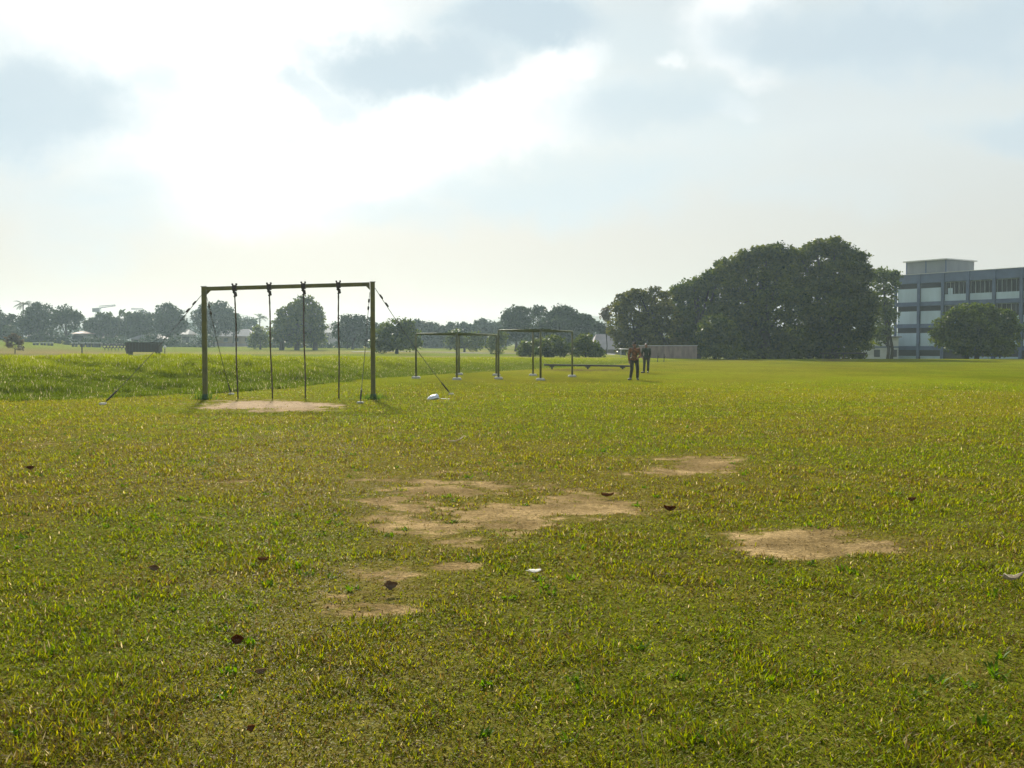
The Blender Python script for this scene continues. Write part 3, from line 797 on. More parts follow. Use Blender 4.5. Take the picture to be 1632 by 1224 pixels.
def banana(label, px, top, D, h):
    g = on_ground(px, D); o = empty('banana_plant', g, label, 'banana plant', 'banana plants above the thicket')
    t = P(px, top, D); b = t - Vector((0, 0, h))
    MB().tube([(g.x, g.y, g.z - .1), b], [.16, .1], 8).build('trunk', M['palm'], o, g, True)
    m = MB(); rs = random.Random(int(px * 3))
    for i in range(6):
        a = rs.uniform(0, 6.28); d = Vector((math.cos(a) * .5, math.sin(a) * .35, 1)).normalized(); sd = d.cross(Vector((0, 1, .1))).normalized()
        p = b.copy(); L_ = h * rs.uniform(.75, 1.05); prev = None
        for j in range(6):
            w = .28 * math.sin(math.pi * (j + .25) / 5.6); l, r = p - sd * w, p + sd * w
            if prev: m.add([prev[0], prev[1], r, l], [(0, 1, 2, 3)])
            prev = (l, r); p = p + d * (L_ / 5); d = (d + Vector((math.cos(a) * .12, math.sin(a) * .1, -.05))).normalized()
    m.build('foliage', M['palm'], o, g)

FT = 'trees along the far side of the field'
tree('broadleaf_tree', 'low dark tree at the left edge under the coconut palm', 6, 232, [(5, 512, 14, 13), (16, 516, 12, 14), (-12, 508, 20, 18), (0, 530, 22, 10)], .5, group=FT)
palm('coconut palm poking above the leftmost rounded trees', 37, 486, 236, 14, 2.6)
tree('broadleaf_tree', 'rounded dark tree right beside the coconut palm on the left', 62, 228, [(62, 500, 19, 15), (50, 512, 16, 16), (75, 512, 14, 15), (40, 520, 16, 14), (60, 526, 24, 11)], .5, group=FT)
tree('broadleaf_tree', 'umbrella shaped tree with visible trunk left of the far cranes', 106, 224, [(106, 502, 18, 14), (95, 511, 12, 13), (118, 512, 12, 14)], .5, group=FT, trunk=.3)
tree('broadleaf_tree', 'dense thicket tree directly below the left crane', 165, 240, [(165, 514, 24, 12), (150, 523, 14, 14), (180, 520, 18, 14), (163, 530, 24, 10)], .5, group=FT)
tree('broadleaf_tree', 'broad thicket tree directly below the right crane', 212, 243, [(205, 514, 22, 13), (225, 513, 20, 14), (238, 522, 14, 12), (212, 528, 28, 10)], .5, group=FT)
banana('banana plant with ragged upright leaves at the left end of the thicket', 160, 494, 239, 1.7)
banana('slim single banana plant poking from the middle of the thicket', 176, 494, 239, 1.7)
banana('tallest banana plant with splayed leaves in the thicket', 190, 489, 239, 2.2)
banana('banana plant with short broad leaves right of the tallest one', 201, 493, 239, 1.7)
tree('broadleaf_tree', 'domed tree left of the rope frame, seen behind its guy wire', 270, 238, [(270, 502, 21, 17), (258, 513, 14, 14), (284, 511, 15, 15), (270, 524, 24, 11), (290, 522, 14, 10)], .5, group=FT)
tree('broadleaf_tree', 'wide dark tree behind the left post of the rope frame', 340, 243, [(338, 498, 22, 15), (352, 497, 16, 13), (322, 508, 16, 15), (364, 512, 14, 14), (340, 520, 34, 13)], .5, group=FT)
tree('broadleaf_tree', 'small rounded tree beside the leftmost climbing rope', 372, 252, [(370, 510, 11, 11), (376, 520, 9, 10)], .5, group=FT)
tree('broadleaf_tree', 'pale airy tree above the long low house roof', 393, 300, [(393, 514, 10, 9), (385, 522, 8, 9), (402, 520, 9, 9)], .5, group=FT, cover=1.4)
palm('coconut palm drooping between the first two climbing ropes', 414, 508, 292, 12, 3.0)
tree('broadleaf_tree', 'small light green tree left of the big round tree', 415, 190, [(415, 534, 13, 13), (408, 545, 9, 9), (422, 544, 9, 10)], .4, 'leaf_light', trunk=.18, group=FT, cover=1.5)
tree('broadleaf_tree', 'big round tree seen between the middle climbing ropes', 473, 183, [(486, 487, 15, 13), (498, 500, 15, 13), (468, 490, 12, 11), (462, 502, 18, 15), (478, 514, 36, 17), (448, 524, 18, 16), (500, 524, 17, 18), (475, 537, 40, 12), (443, 537, 13, 10), (505, 540, 13, 9)], .42, 'leaf_mid', trunk=.4, group=FT, trunks=[473, 449, 502])
tree('broadleaf_tree', 'dark rounded tree between the last rope and right post', 562, 200, [(558, 517, 17, 13), (580, 519, 18, 14), (545, 530, 14, 14), (565, 537, 28, 13), (594, 533, 14, 16)], .42, group=FT)
palm('slim palm spike above the trees by the right post', 553.5, 506, 205, 9, 1.3, .1)
tree('broadleaf_tree', 'low spreading tree just right of the frame\'s right post', 632, 128, [(632, 520, 22, 13), (615, 534, 18, 17), (650, 533, 15, 16), (632, 546, 32, 13), (612, 552, 14, 8), (657, 550, 12, 8)], .32, 'leaf_mid', trunk=.2, group=FT)
rows = [(662, 527, 24, 14), (690, 529, 22, 13), (716, 531, 20, 13), (742, 530, 22, 13), (768, 526, 20, 14), (792, 530, 22, 13)]
rl = ['hazy tree just behind the left post of the lower ladder', 'hazy low tree above the left rail of the lower ladder', 'hazy tree above the middle of the lower ladder',
      'hazy tree behind the right rail of the lower ladder', 'hazy taller tree left of the taller ladder', 'hazy low tree behind the left post of the taller ladder']
for (a, l) in zip(rows, rl):
    tree('broadleaf_tree', l, a[0], 240, [a, (a[0] - 8, a[1] + 14, a[2] * .9, 12), (a[0] + 9, a[1] + 12, a[2] * .8, 13), (a[0] + 2, a[1] - 7, 8, 8)], .5, group=FT)
tree('broadleaf_tree', 'reddish brown tinged tree seen through the lower ladder posts', 740, 170, [(735, 540, 26, 13), (755, 545, 16, 13), (722, 548, 12, 10)], .4, 'leaf_mid', trunk=.18, group=FT, cover=1.5)
tree('broadleaf_tree', 'light round shrub tree behind the left post of the taller ladder', 792, 135, [(790, 552, 14, 15), (798, 545, 10, 12)], .32, 'leaf_light', trunk=.12, group=FT, cover=1.6)
tree('broadleaf_tree', 'tall knobbly tree above the taller ladder, left of the sparse one', 822, 190, [(820, 500, 15, 11), (836, 503, 12, 11), (811, 513, 11, 11), (828, 517, 20, 14), (815, 530, 16, 14), (835, 533, 18, 16)], .45, group=FT)
tree('sparse_tree', 'thin see through treetop between two fuller crowns', 856, 195, [(852, 496, 8, 7), (862, 498, 8, 7), (857, 506, 10, 8)], .38, cover=.6, group=FT, fill=.7)
tree('broadleaf_tree', 'tallest hazy tree with stepped crown behind the taller ladder', 897, 182, [(894, 499, 13, 12), (905, 502, 12, 11), (880, 511, 18, 14), (915, 514, 17, 14), (930, 512, 10, 10), (897, 522, 36, 15), (938, 527, 12, 16), (890, 540, 40, 18), (862, 530, 18, 22)], .45, trunk=.4, group=FT)
tree('broadleaf_tree', 'hazy low tree in front of the mauve house', 958, 178, [(955, 525, 10, 9), (965, 530, 10, 9)], .45, group=FT)
tree('bare_tree', 'thin nearly bare treetop left of the tall dark trees', 966, 150, [(962, 503, 5, 6), (969, 496, 5, 7), (966, 511, 6, 6), (970, 505, 5, 6)], .26, 'leaf_dry', cover=.55, group=FT, fill=.6, trunk=.08)
tree('shrub', 'flowering pale speckled shrub behind the taller ladder', 845, 106, [(848, 556, 18, 12), (836, 562, 12, 8), (862, 552, 14, 13)], .28, 'leaf_light', trunk=.08, cover=1.7, group='shrubs along the bank top', cat='shrub')
tree('shrub', 'dark dense shrub right behind the taller ladder', 882, 104, [(882, 552, 17, 15), (893, 558, 16, 11), (872, 560, 16, 9)], .28, 'leaf_mid', trunk=.1, cover=2, group='shrubs along the bank top', cat='shrub')
tree('shrub', 'dark rounded shrub right of the taller ladder', 933, 102, [(931, 548, 15, 13), (922, 558, 12, 11), (943, 558, 12, 11)], .28, 'leaf_mid', trunk=.1, cover=2, group='shrubs along the bank top', cat='shrub')
tree('shrub', 'small low shrub at the end of the shrub row', 955, 101, [(955, 563, 8, 7), (948, 564, 6, 6)], .26, 'leaf_mid', trunk=.06, cover=2, group='shrubs along the bank top', cat='shrub')
tree('dry_bush', 'wispy dry reddish bush at the left end of the far field', 24, 128, [(20, 550, 7, 11), (30, 553, 6, 9), (24, 542, 5, 8)], .25, 'leaf_dry', trunk=.06, cover=.5, cat='bush', fill=.7)
# right-hand wood
RT = 'tall trees on the right'
tree('spreading_tree', 'spreading tree with gaps behind the two soldiers', 1015, 118, [(1002, 482, 22, 13), (1020, 473, 20, 9), (1042, 472, 22, 9), (990, 497, 18, 18), (985, 522, 15, 22), (1015, 500, 28, 18), (1050, 490, 26, 16), (1030, 525, 34, 20), (1065, 512, 20, 24), (1000, 545, 26, 15), (1045, 548, 30, 16), (1025, 557, 34, 11), (1072, 552, 28, 13), (1085, 560, 30, 9)], .34, 'leaf_olive', trunk=.35, group=RT, trunks=[1060, 1008], cover=1.9)
tree('spreading_tree', 'mid height tree stepping up between spreading and domed trees', 1110, 121, [(1085, 468, 18, 12), (1105, 458, 22, 13), (1132, 448, 22, 14), (1150, 432, 16, 12), (1095, 490, 28, 22), (1130, 480, 30, 26), (1110, 520, 40, 26), (1080, 540, 26, 20), (1130, 550, 36, 18)], .34, 'leaf_mid', trunk=.45, group=RT, cover=2.8, fill=.4, tufts=6)
tree('shrub_tree', 'dark shrub with pale glinting leaves at the right wall end', 1140, 110, [(1140, 525, 28, 20), (1128, 545, 22, 20), (1158, 545, 26, 22), (1150, 562, 40, 10)], .3, 'leaf_dark', trunk=.15, group=RT, cover=2.6, fill=.4, tufts=5)
tree('domed_tree', 'huge dense tree forming the left half of the dark dome', 1215, 117, [(1168, 428, 22, 16), (1190, 416, 24, 15), (1218, 408, 24, 14), (1245, 405, 24, 14), (1175, 455, 34, 26), (1225, 440, 42, 30), (1180, 500, 46, 34), (1240, 490, 50, 38), (1200, 540, 56, 30), (1255, 545, 46, 26), (1225, 566, 70, 8)], .34, 'leaf_dark', trunk=.7, group=RT, cover=3.0, fill=.4, tufts=6)
tree('domed_tree', 'tallest dense tree forming the right half of the dark dome', 1325, 118, [(1278, 406, 24, 13), (1300, 400, 20, 14), (1326, 394, 20, 12), (1342, 405, 22, 16), (1358, 420, 20, 18), (1290, 435, 40, 30), (1340, 440, 40, 32), (1368, 448, 22, 24), (1376, 482, 18, 24), (1310, 490, 48, 38), (1356, 500, 36, 36), (1300, 545, 50, 28), (1345, 545, 44, 26), (1380, 522, 14, 22), (1320, 566, 60, 8)], .34, 'leaf_dark', trunk=.7, group=RT, cover=3.0, fill=.4, tufts=6)
tree('spreading_tree', 'slimmer tree between the dark dome and grey building', 1408, 140, [(1405, 440, 16, 9), (1425, 440, 14, 8), (1412, 455, 22, 14), (1408, 480, 20, 20), (1402, 508, 20, 22), (1418, 505, 10, 22), (1408, 535, 18, 14)], .36, 'leaf_mid', trunk=.22, group=RT, trunks=[1413, 1419], cover=1.7)
tree('bushy_tree', 'bushy round tree in front of the grey school building', 1553, 118, [(1545, 500, 26, 15), (1572, 500, 22, 14), (1525, 512, 22, 17), (1598, 512, 18, 15), (1555, 522, 42, 22), (1502, 525, 18, 16), (1490, 540, 10, 14), (1610, 530, 16, 20), (1545, 548, 58, 20), (1600, 552, 26, 16)], .3, 'leaf_mid', trunk=.25, group=RT, trunks=[1540, 1556], cover=2.6, fill=.4, tufts=5)

# far-off wood that reads as one mass
def far_wood():
    L = []
    for i, px in enumerate(range(-420, 1010, 17)):
        k = 330 / F; yy = 534 + 6 * math.sin(i * 1.3) + 4 * math.sin(i * .41)
        c = P(px, yy, 330 + 12 * math.sin(i * 2.1)); L.append(((c.x, c.y, c.z), (15 * k, 12 * k, 11 * k)))
    me, n = crown_mesh('woods', L, .8, M['leaf_far'], (0, 0, 0), 1.6)
    o = link('far_wood', me); tag(o, 'low hazy belt of woodland along the horizon behind the separate trees', 'woods', kind='stuff')
far_wood()
def undergrowth():
    L = []; rs = random.Random(5)
    for px in range(-90, 600, 9):
        if 338 < px < 402: continue
        D = rs.uniform(216, 226); k = D / F; gz = Hs((px - 816) / F * D, D); x = (px - 816) / F * D
        h = (1.6 + 1.1 * math.sin(px * .11) * math.sin(px * .031 + 1)) * rs.uniform(.7, 1.2)
        L.append(((x, D, gz + h * .45), (rs.uniform(.9, 1.5), 1.0, h * .62)))
    me, n = crown_mesh('undergrowth', L, .42, M['leaf_far'], (0, 0, 0), 1.9)
    o = link('undergrowth', me); tag(o, 'uneven dark undergrowth at the foot of the far left trees', 'undergrowth', kind='stuff')
undergrowth()
# distant ridge
def ridge():
    m = MB(); pts = []
    xs = np.linspace(-420, 420, 60)
    vs = []
    for x in xs:
        h = 20 + 5 * math.sin(x * .02) + 3 * math.sin(x * .055 + 1)
        for (dy, z) in ((0, -3), (40, h * .6), (75, h), (120, h * .5), (160, -3)): vs.append((x, 640 + dy, z))
    fs = [(i * 5 + k, (i + 1) * 5 + k, (i + 1) * 5 + k + 1, i * 5 + k + 1) for i in range(len(xs) - 1) for k in range(4)]
    o = m.add(vs, fs).build('hills', M['hill'], None, None, True); tag(o, 'pale blue wooded ridge on the horizon', 'hill', kind='structure')
ridge()

# ------------------------------------------------------------------ school building
def build_school():
    a = P(1427, 550, 157); b = P(1632, 550, 140)
    ux = Vector((b.x - a.x, b.y - a.y, 0)); L0 = ux.length; ux.normalize()
    Zg = -2.2
    root = empty('school_building', (a.x, a.y, 0), 'long grey blue school block with pale panels and rooftop box', 'building')
    root.rotation_euler = (0, 0, math.atan2(ux.y, ux.x))
    kz = 157 / F
    z = lambda y: CAMZ + (HZ - y) * kz
    top, pb = z(440), z(454)
    bay = L0 / 5.12; nb = 9; W = bay * nb; dep = 11.0
    fl = [z(483), z(517), z(551.5)]           # slab band tops of the three storeys seen
    body = MB().box((0, .55, Zg), (W, dep, top - .25)); body.build('wall', M['dark_inside'], root)
    MB().box((-.0, -.02, pb), (W, .545, top), .02).build('parapet', M['blue_grey'], root)
    MB().box((-.12, -.12, top + .003), (W + .12, dep + .1, top + .07)).build('roof', M['roof_edge'], root)
    MB().box((-.02, .56, Zg), (-.004, dep, top - .26)).build('end_wall', M['blue_grey'], root)
    band = (482 - 489) * -kz
    for f in fl: MB().box((0, .02, f - .62), (W, .54, f), .015).build('floor_band', M['blue_grey'], root)
    for i in range(nb + 1):
        x = i * bay
        MB().box((x - .22, -.22, Zg), (x + .22, .0, top - .03), .02).build('column', M['blue_grey'], root)
    storeys = [(fl[0], pb), (fl[1], fl[0] - .62), (fl[2], fl[1] - .62), (Zg + .4, fl[2] - .62)]
    for si, (lo, hi) in enumerate(storeys):
        for i in range(nb):
            x0, x1 = i * bay + .225, (i + 1) * bay - .225
            if si == 3:
                if i % 3 != 2: MB().box((x0, .2, lo), (x1, .3, hi - .9)).build('panel', M['pale_panel'], root)
                continue
            if i < 2:
                MB().box((x0, .12, lo + .003), (x1, .22, hi - .78), .01).build('panel', M['pale_panel'], root)
                MB().box((x0, .4, hi - .78), (x1, .44, hi - .003)).build('window', M['louvre'], root)
            else:
                MB().box((x0, .12, lo + .003), (x1, .22, lo + .98), .01).build('panel', M['pale_panel'], root)
                w = MB().box((x0, .42, lo + .98), (x1, .45, hi - .003)).build('window', M['louvre'], root)
                fm = MB()
                nm = 5
                for k in range(nm + 1):
                    xx = x0 + .03 + (x1 - x0 - .06) * k / nm; t = .035 if k % 2 else .02
                    fm.box((xx - t, .34, lo + .99), (xx + t, .415, hi - .01))
                fm.box((x0, .35, hi - .09), (x1, .414, hi - .02))
                fm.build('window_frame', M['mullion'], w)
                if (i + si) % 3 == 2:
                    MB().box((x0 + .35, .36, lo + 1.0), (x0 + 1.1, .40, lo + 1.9 - .2 * si)).build('sky_patch', M['pale_panel'], w)  # pale pane added in place of bright sky seen through the window
    # rooftop water tank room
    def facx(px):       # along-facade coordinate where the pixel column meets the plane one metre behind the facade
        d = ray(px, 430); o2 = Vector((a.x, a.y)) + Vector((-ux.y, ux.x)) * 1.2
        # solve o2 + ux*s = d*t
        det = ux.x * (-d.y) - ux.y * (-d.x)
        s = (-o2.x * (-d.y) + o2.y * (-d.x)) / det
        return s
    s0, s1 = facx(1444), facx(1508.5)
    Dm = 152.; rz = CAMZ + (HZ - 415) * Dm / F + .15
    tank = MB().box((s0, 1.2, top + .075), (s1, 8.4, rz - .14)); tk = tank.build('rooftop_room', M['box_wall'], root)
    MB().box((s0 - .35, .9, rz - .137), (s1 + .3, 8.8, rz + .03)).build('room_roof', M['roof_edge'], tk)
    for xx in (s0 + .1, (s0 + s1) / 2, s1 - .1): MB().box((xx - .09, 1.15, top + .076), (xx + .09, 1.197, rz - .15)).build('pilaster', M['blue_grey'], tk)
build_school()

def house(label, px0, px1, D, eave, ridge_y, wall, roof, dep=8., gable=False, windows=3, door=True):
    p0, p1 = P(px0, eave, D), P(px1, eave, D); g = on_ground((px0 + px1) / 2, D); zr = P(px0, ridge_y, D).z
    o = empty('house', g, label, 'house', 'houses beyond the trees'); W = p1.x - p0.x; x0 = p0.x - g.x; x1 = p1.x - g.x; e = p0.z - g.z; r = zr - g.z
    MB().box((x0 + .4, .4, -.6), (x1 - .4, dep, e)).build('wall', M[wall], o)
    m = MB(); h = .25
    ins = min(2.5, W * .2)
    vs = [(x0, -.2, e + .003), (x1, -.2, e + .003), (x1, dep + .5, e + .003), (x0, dep + .5, e + .003), (x0 + ins, dep / 2, r), (x1 - ins, dep / 2, r)]
    m.add(vs, [(0, 1, 5, 4), (1, 2, 5), (2, 3, 4, 5), (3, 0, 4), (3, 2, 1, 0)]).build('roof', M[roof], o)
    for i in range(windows):
        xx = x0 + W * (i + .7) / (windows + .4)
        w = MB().box((xx - .5, .33, e * .45), (xx + .5, .385, e * .82)).build('window', M['dark_inside'], o)
        MB().box((xx - .56, .30, e * .42), (xx + .56, .325, e * .45)).build('sill', M['white_wall'], w)
    if door: MB().box((x1 - W * .18, .34, -.5), (x1 - W * .18 + .9, .388, e * .8)).build('door', M['dark_inside'], o)
house('long low house with grey roof and tan wall behind leftmost ropes', 330, 405, 258, 536, 524, 'tan_wall', 'grey_roof', windows=4)
house('tall grey roofed house right of the big round tree', 508, 552, 300, 530, 515, 'mauve_wall', 'grey_roof', 14, windows=2)
house('small house with pale pink roof below the umbrella shaped tree', 113, 128, 226, 531.5, 528, 'shade_wall', 'pink_roof', windows=2)
house('white house peeping out below the wide dark tree', 272, 300, 252, 533, 525, 'shade_wall', 'grey_roof', windows=2)
house('low grey roofed house below the right crane\'s thicket', 205, 258, 236, 540, 533, 'mauve_wall', 'grey_roof', windows=3)
house('white house half hidden below the coconut palm', 40, 64, 238, 535, 527, 'shade_wall', 'grey_roof', windows=2)
house('low white house behind the thicket\'s foot', 145, 172, 244, 536, 531, 'shade_wall', 'mauve_wall', windows=2)
house('mauve roofed house in haze beside the spreading tree', 942, 1000, 165, 557, 532, 'mauve_wall', 'mauve_wall', 9, windows=2)

def annex():
    g = on_ground(1392, 152); o = empty('annex_building', g, 'small white annex seen under the dark trees beside the school', 'building')
    x0 = P(1358, 550, 152).x - g.x; x1 = P(1432, 550, 152).x - g.x
    zt = P(1390, 538, 152).z - g.z
    MB().box((x0, 0, -.3), (x1, 8, zt)).build('wall', M['white_wall'], o)
    MB().box((x0 - .3, -.5, zt + .003), (x1 + .3, 8.3, zt + .2)).build('roof', M['grey_roof'], o)
    zb = P(1390, 552, 152).z - g.z
    MB().box((x0, -.12, zb - .2), (x1, -.003, zb)).build('band', M['blue_grey'], o)
    for px in (1393, 1420): 
        xx = P(px, 550, 152).x - g.x; w = MB().box((xx, -.05, zb - 1.6), (xx + .9, -.004, zb - .5)).build('window', M['dark_inside'], o)
annex()

# ------------------------------------------------------------------ walls, rails, small far things
def hoarding():
    D = 108.; p0 = on_ground(1019, D); p1 = on_ground(1111, D); h = CAMZ + (HZ - 551.5) * D / F
    o = empty('boundary_wall', p0, 'long low grey mauve wall behind the two soldiers', 'wall')
    W = p1.x - p0.x; h0 = h - p0.z
    n = 5
    for i in range(n):
        MB().box((W * i / n + .01, 0, -.4), (W * (i + 1) / n - .01, .12, h0), .01).build('wall_panel', M['hoarding'], o)
    MB().box((-.05, -.04, h0 + .003), (W + .05, .16, h0 + .09), .01).build('coping', M['hoarding_cap'], o)
    for i in range(1, n): MB().box((W * i / n - .06, -.035, -.4), (W * i / n + .06, -.003, h0 - .02)).build('pier', M['hoarding'], o)
hoarding()
def rail(name, label, px0, px1, y, D, mat, r=.07, posts=2, cat='rail'):
    p0, p1 = P(px0, y, D), P(px1, y, D); g = on_ground((px0 + px1) / 2, D); o = empty(name, g, label, cat)
    MB().tube([p0, p1], r, 8).build('bar', M[mat], o, g, True)
    for i in range(posts):
        p = p0.lerp(p1, (i + .15) / (posts - .7)); gz = Hs(p.x, p.y)
        MB().tube([(p.x, p.y, gz - .2), (p.x, p.y, p.z - r * .5)], r * .7, 8).build('post', M[mat], o, g, True)
rail('railing', 'pale horizontal rail left of the nearer soldier\'s shoulders', 986, 1018, 556.5, 108, 'hoarding_cap', .055)
rail('barrier', 'dark horizontal barrier rail at the foot of the dark dome', 1307, 1382, 563, 114, 'black_wood', .08, 3, 'barrier')
for px, l, h in ((1048, 'left thin stake before the grey wall', .85), (1058, 'right thin stake before the grey wall', .75)):
    g = on_ground(px, 92); m = MB().tube([(g.x, g.y, g.z - .1), (g.x + .03, g.y, g.z + h)], [.035, .025], 6).tube([(g.x + .01, g.y, g.z + h * .45), (g.x + .16, g.y, g.z + h * .75)], [.018, .01], 5)
    tag(m.build('stake', M['bark'], None, g), l, 'stake', 'stakes before the wall')
# dark wooden store crate on legs on the far field
def crate():
    D = 112.; k = D / F; g = on_ground(228, D); o = empty('wooden_crate', g, 'long dark wooden crate on short legs standing on the far field', 'crate')
    x0 = P(201, 550, D).x - g.x; x1 = P(252.5, 550, D).x - g.x; zt = P(228, 546.5, D).z - g.z; zb = P(228, 561, D).z - g.z
    xm = x0 + (x1 - x0) * .76
    MB().box((x0, 0, zb), (xm, 1.3, zt), .02).build('body', M['black_wood'], o)
    e = MB()
    for i in range(5): e.box((xm + .02, .02, zb + (zt - zb) * i / 5), (x1, 1.28, zb + (zt - zb) * (i + .8) / 5))
    e.box((xm + .05, .1, zb), (x1 - .05, 1.2, zt - .05)); e.build('slatted_end', M['beam_wood'], o)
    s = MB()
    for i in range(9): xx = x0 + (xm - x0) * i / 8; s.box((xx - .05, -.05, zb), (xx + .05, -.003, zt))
    s.build('batten', M['beam_wood'], o)
    MB().box((x0 - .05, -.1, zt + .003), (x1 + .05, 1.4, zt + .07)).build('lid', M['black_wood'], o)
    for (a, y) in ((x0 + .12, .15), (x0 + .12, 1.1), (x1 - .3, .15), (x1 - .3, 1.1)):
        MB().box((a - .12, y - .08, -.15), (a + .12, y + .08, zb - .003)).build('leg', M['black_wood'], o)
    MB().box((x0, -.02, -.1), (x0 + .3, 1.2, zb - .004)).build('step_block', M['black_wood'], o)
crate()
def low_fence():
    D = 165.; g = on_ground(183, D); o = empty('low_fence', g, 'low brown tyre like fence left of the dark crate', 'fence')
    for i in range(7):
        p = P(167 + i * 5.4, 551.5 - .0 * i, D); r = .32; gz = Hs(p.x, D)
        c = Vector((p.x, D, max(gz + .3, p.z)))
        pts = [c + Vector((r * math.cos(w), 0, r * math.sin(w))) for w in np.linspace(0, 2 * math.pi, 15)]
        MB().tube(pts, .1, 6).build('hoop', M['beam_wood'], o, g, True)
        MB().tube([(c.x, c.y + .05, gz - .2), (c.x, c.y + .05, c.z - r)], .06, 6).build('post', M['beam_wood'], o, g, True)
low_fence()
wb = [(57, 'white topped low bench leftmost of the far row of three'), (69, 'white topped low bench in the middle of the far row of three'), (80, 'white topped low bench rightmost of the far row of three'),
      (119, 'white topped low bench left of the dark post, first of the right row'), (131, 'white topped low bench directly behind the dark post'), (141, 'white topped low bench third in the right row'),
      (150, 'white topped low bench fourth in the right row'), (157, 'white topped low bench nearest the thicket, last of the right row')]
for i, (px, l) in enumerate(wb):
    D = 192.; p = P(px, 546, D); gz = Hs(p.x, D); g = Vector((p.x, D, gz)); o = empty('bench', g, l, 'bench', 'white topped benches far across the field')
    w = (8.5 if i < 4 else 6.5) * D / F / 2; zt = max(.45, p.z - gz)
    MB().box((-w, -.25, zt - .12), (w, .35, zt), .02).build('seat', M['white_wall'], o)
    for s in (-1, 1): MB().box((s * w * .6 - .16, -.2, -.2), (s * w * .6 + .16, .25, zt - .123)).build('leg', M['dark_inside'], o)
g = on_ground(131, 118); tag(MB().tube([(g.x, g.y, g.z - .2), (g.x, g.y, g.z + 1.25)], [.09, .08], 8).ball((g.x, g.y, g.z + 1.27), (.1, .1, .06)).build('marker_post', M['black_wood'], None, g), 'single dark post standing on the brown part of the far field', 'post')
g = on_ground(263, 132); o = empty('marker_stone', g, 'white round topped marker right of the dark crate', 'marker')
zz = P(263, 553, 132).z - g.z
MB().tube([(0, 0, -.1), (0, 0, zz)], .06, 8).build('post', M['beam_wood'], o, None, True); MB().ball((0, 0, zz), .2).build('head', M['white_wall'], o, None, True)
# far road crossing behind the ladders
def road():
    m = MB(); vs = []; n = 40
    for i in range(n + 1):
        px = 560 + 420 * i / n; D = 150 + 4 * math.sin(i * .2)
        for dd in (0, 5.): p = on_ground(px, D + dd); vs.append((p.x, p.y, p.z + .06))
    fs = [(2 * i, 2 * i + 2, 2 * i + 3, 2 * i + 1) for i in range(n)]
    tag(m.add(vs, fs).build('road', M['asphalt']), 'narrow grey road crossing the far field', 'road', kind='structure')
road()
def far_wall():
    D = 246.; p0 = on_ground(300, D); p1 = on_ground(446, D); o = empty('retaining_wall', p0, 'low dark wall running below the long low house', 'wall')
    n = 24; m = MB(); W = p1.x - p0.x
    for i in range(n):
        x0, x1 = W * i / n, W * (i + 1) / n; z0 = Hs(p0.x + x0, D) - p0.z
        m.box((x0, 0, z0 - .8), (x1 - .01, .3, z0 + .75))
    m.build('wall', M['mauve_wall'], o)
far_wall()

# tower cranes
def crane(label, px, top, D, jib_px, jib_y, cnt_px, cnt_y):
    g = on_ground(px, D); t = P(px, top, D); o = empty('tower_crane', g, label, 'crane', 'tower cranes on the horizon')
    m = MB(); h = t.z - g.z; s = .8
    for (ax, ay) in ((-s, -s), (s, -s), (s, s), (-s, s)): m.tube([(ax, ay, -.5), (ax, ay, h)], .12, 5)
    nb = 10
    for i in range(nb):
        z0, z1 = h * i / nb, h * (i + 1) / nb
        m.tube([(-s, -s, z0), (s, -s, z1)], .08, 4); m.tube([(-s, s, z0), (s, s, z1)], .08, 4)
    m.build('mast', M['crane'], o)
    e = P(jib_px, jib_y, D) - g; c = P(cnt_px, cnt_y, D) - g; tt = t - g
    j = MB(); n = 12
    for off in (Vector((0, -.5, 0)), Vector((0, .5, 0)), Vector((0, 0, .9))): j.tube([tt + off, e + off * .4], .12, 5)
    for i in range(n):
        q0, q1 = tt.lerp(e, i / n), tt.lerp(e, (i + 1) / n); j.tube([q0 + Vector((0, 0, .8)), q1], .07, 4)
    j.build('jib', M['crane'], o)
    k = MB(); k.tube([tt + Vector((0, -.4, 0)), c + Vector((0, -.4, 0))], .14, 5).tube([tt + Vector((0, .4, 0)), c + Vector((0, .4, 0))], .14, 5); k.build('counter_jib', M['crane'], o)
    MB().box(c + Vector((-.9, -.6, -1.6)), c + Vector((.9, .6, .1)), .05).build('counterweight', M['crane'], o)
    MB().box(tt + Vector((-.7, -1.9, -1.8)), tt + Vector((.7, -.9, -.1)), .05).build('cab', M['crane'], o)
crane('left tower crane with long jib sloping up to the right', 158, 491, 430, 184, 487.5, 151, 491.5)
crane('right tower crane with jib sloping down to the right', 228, 495, 430, 209, 493, 236, 498)

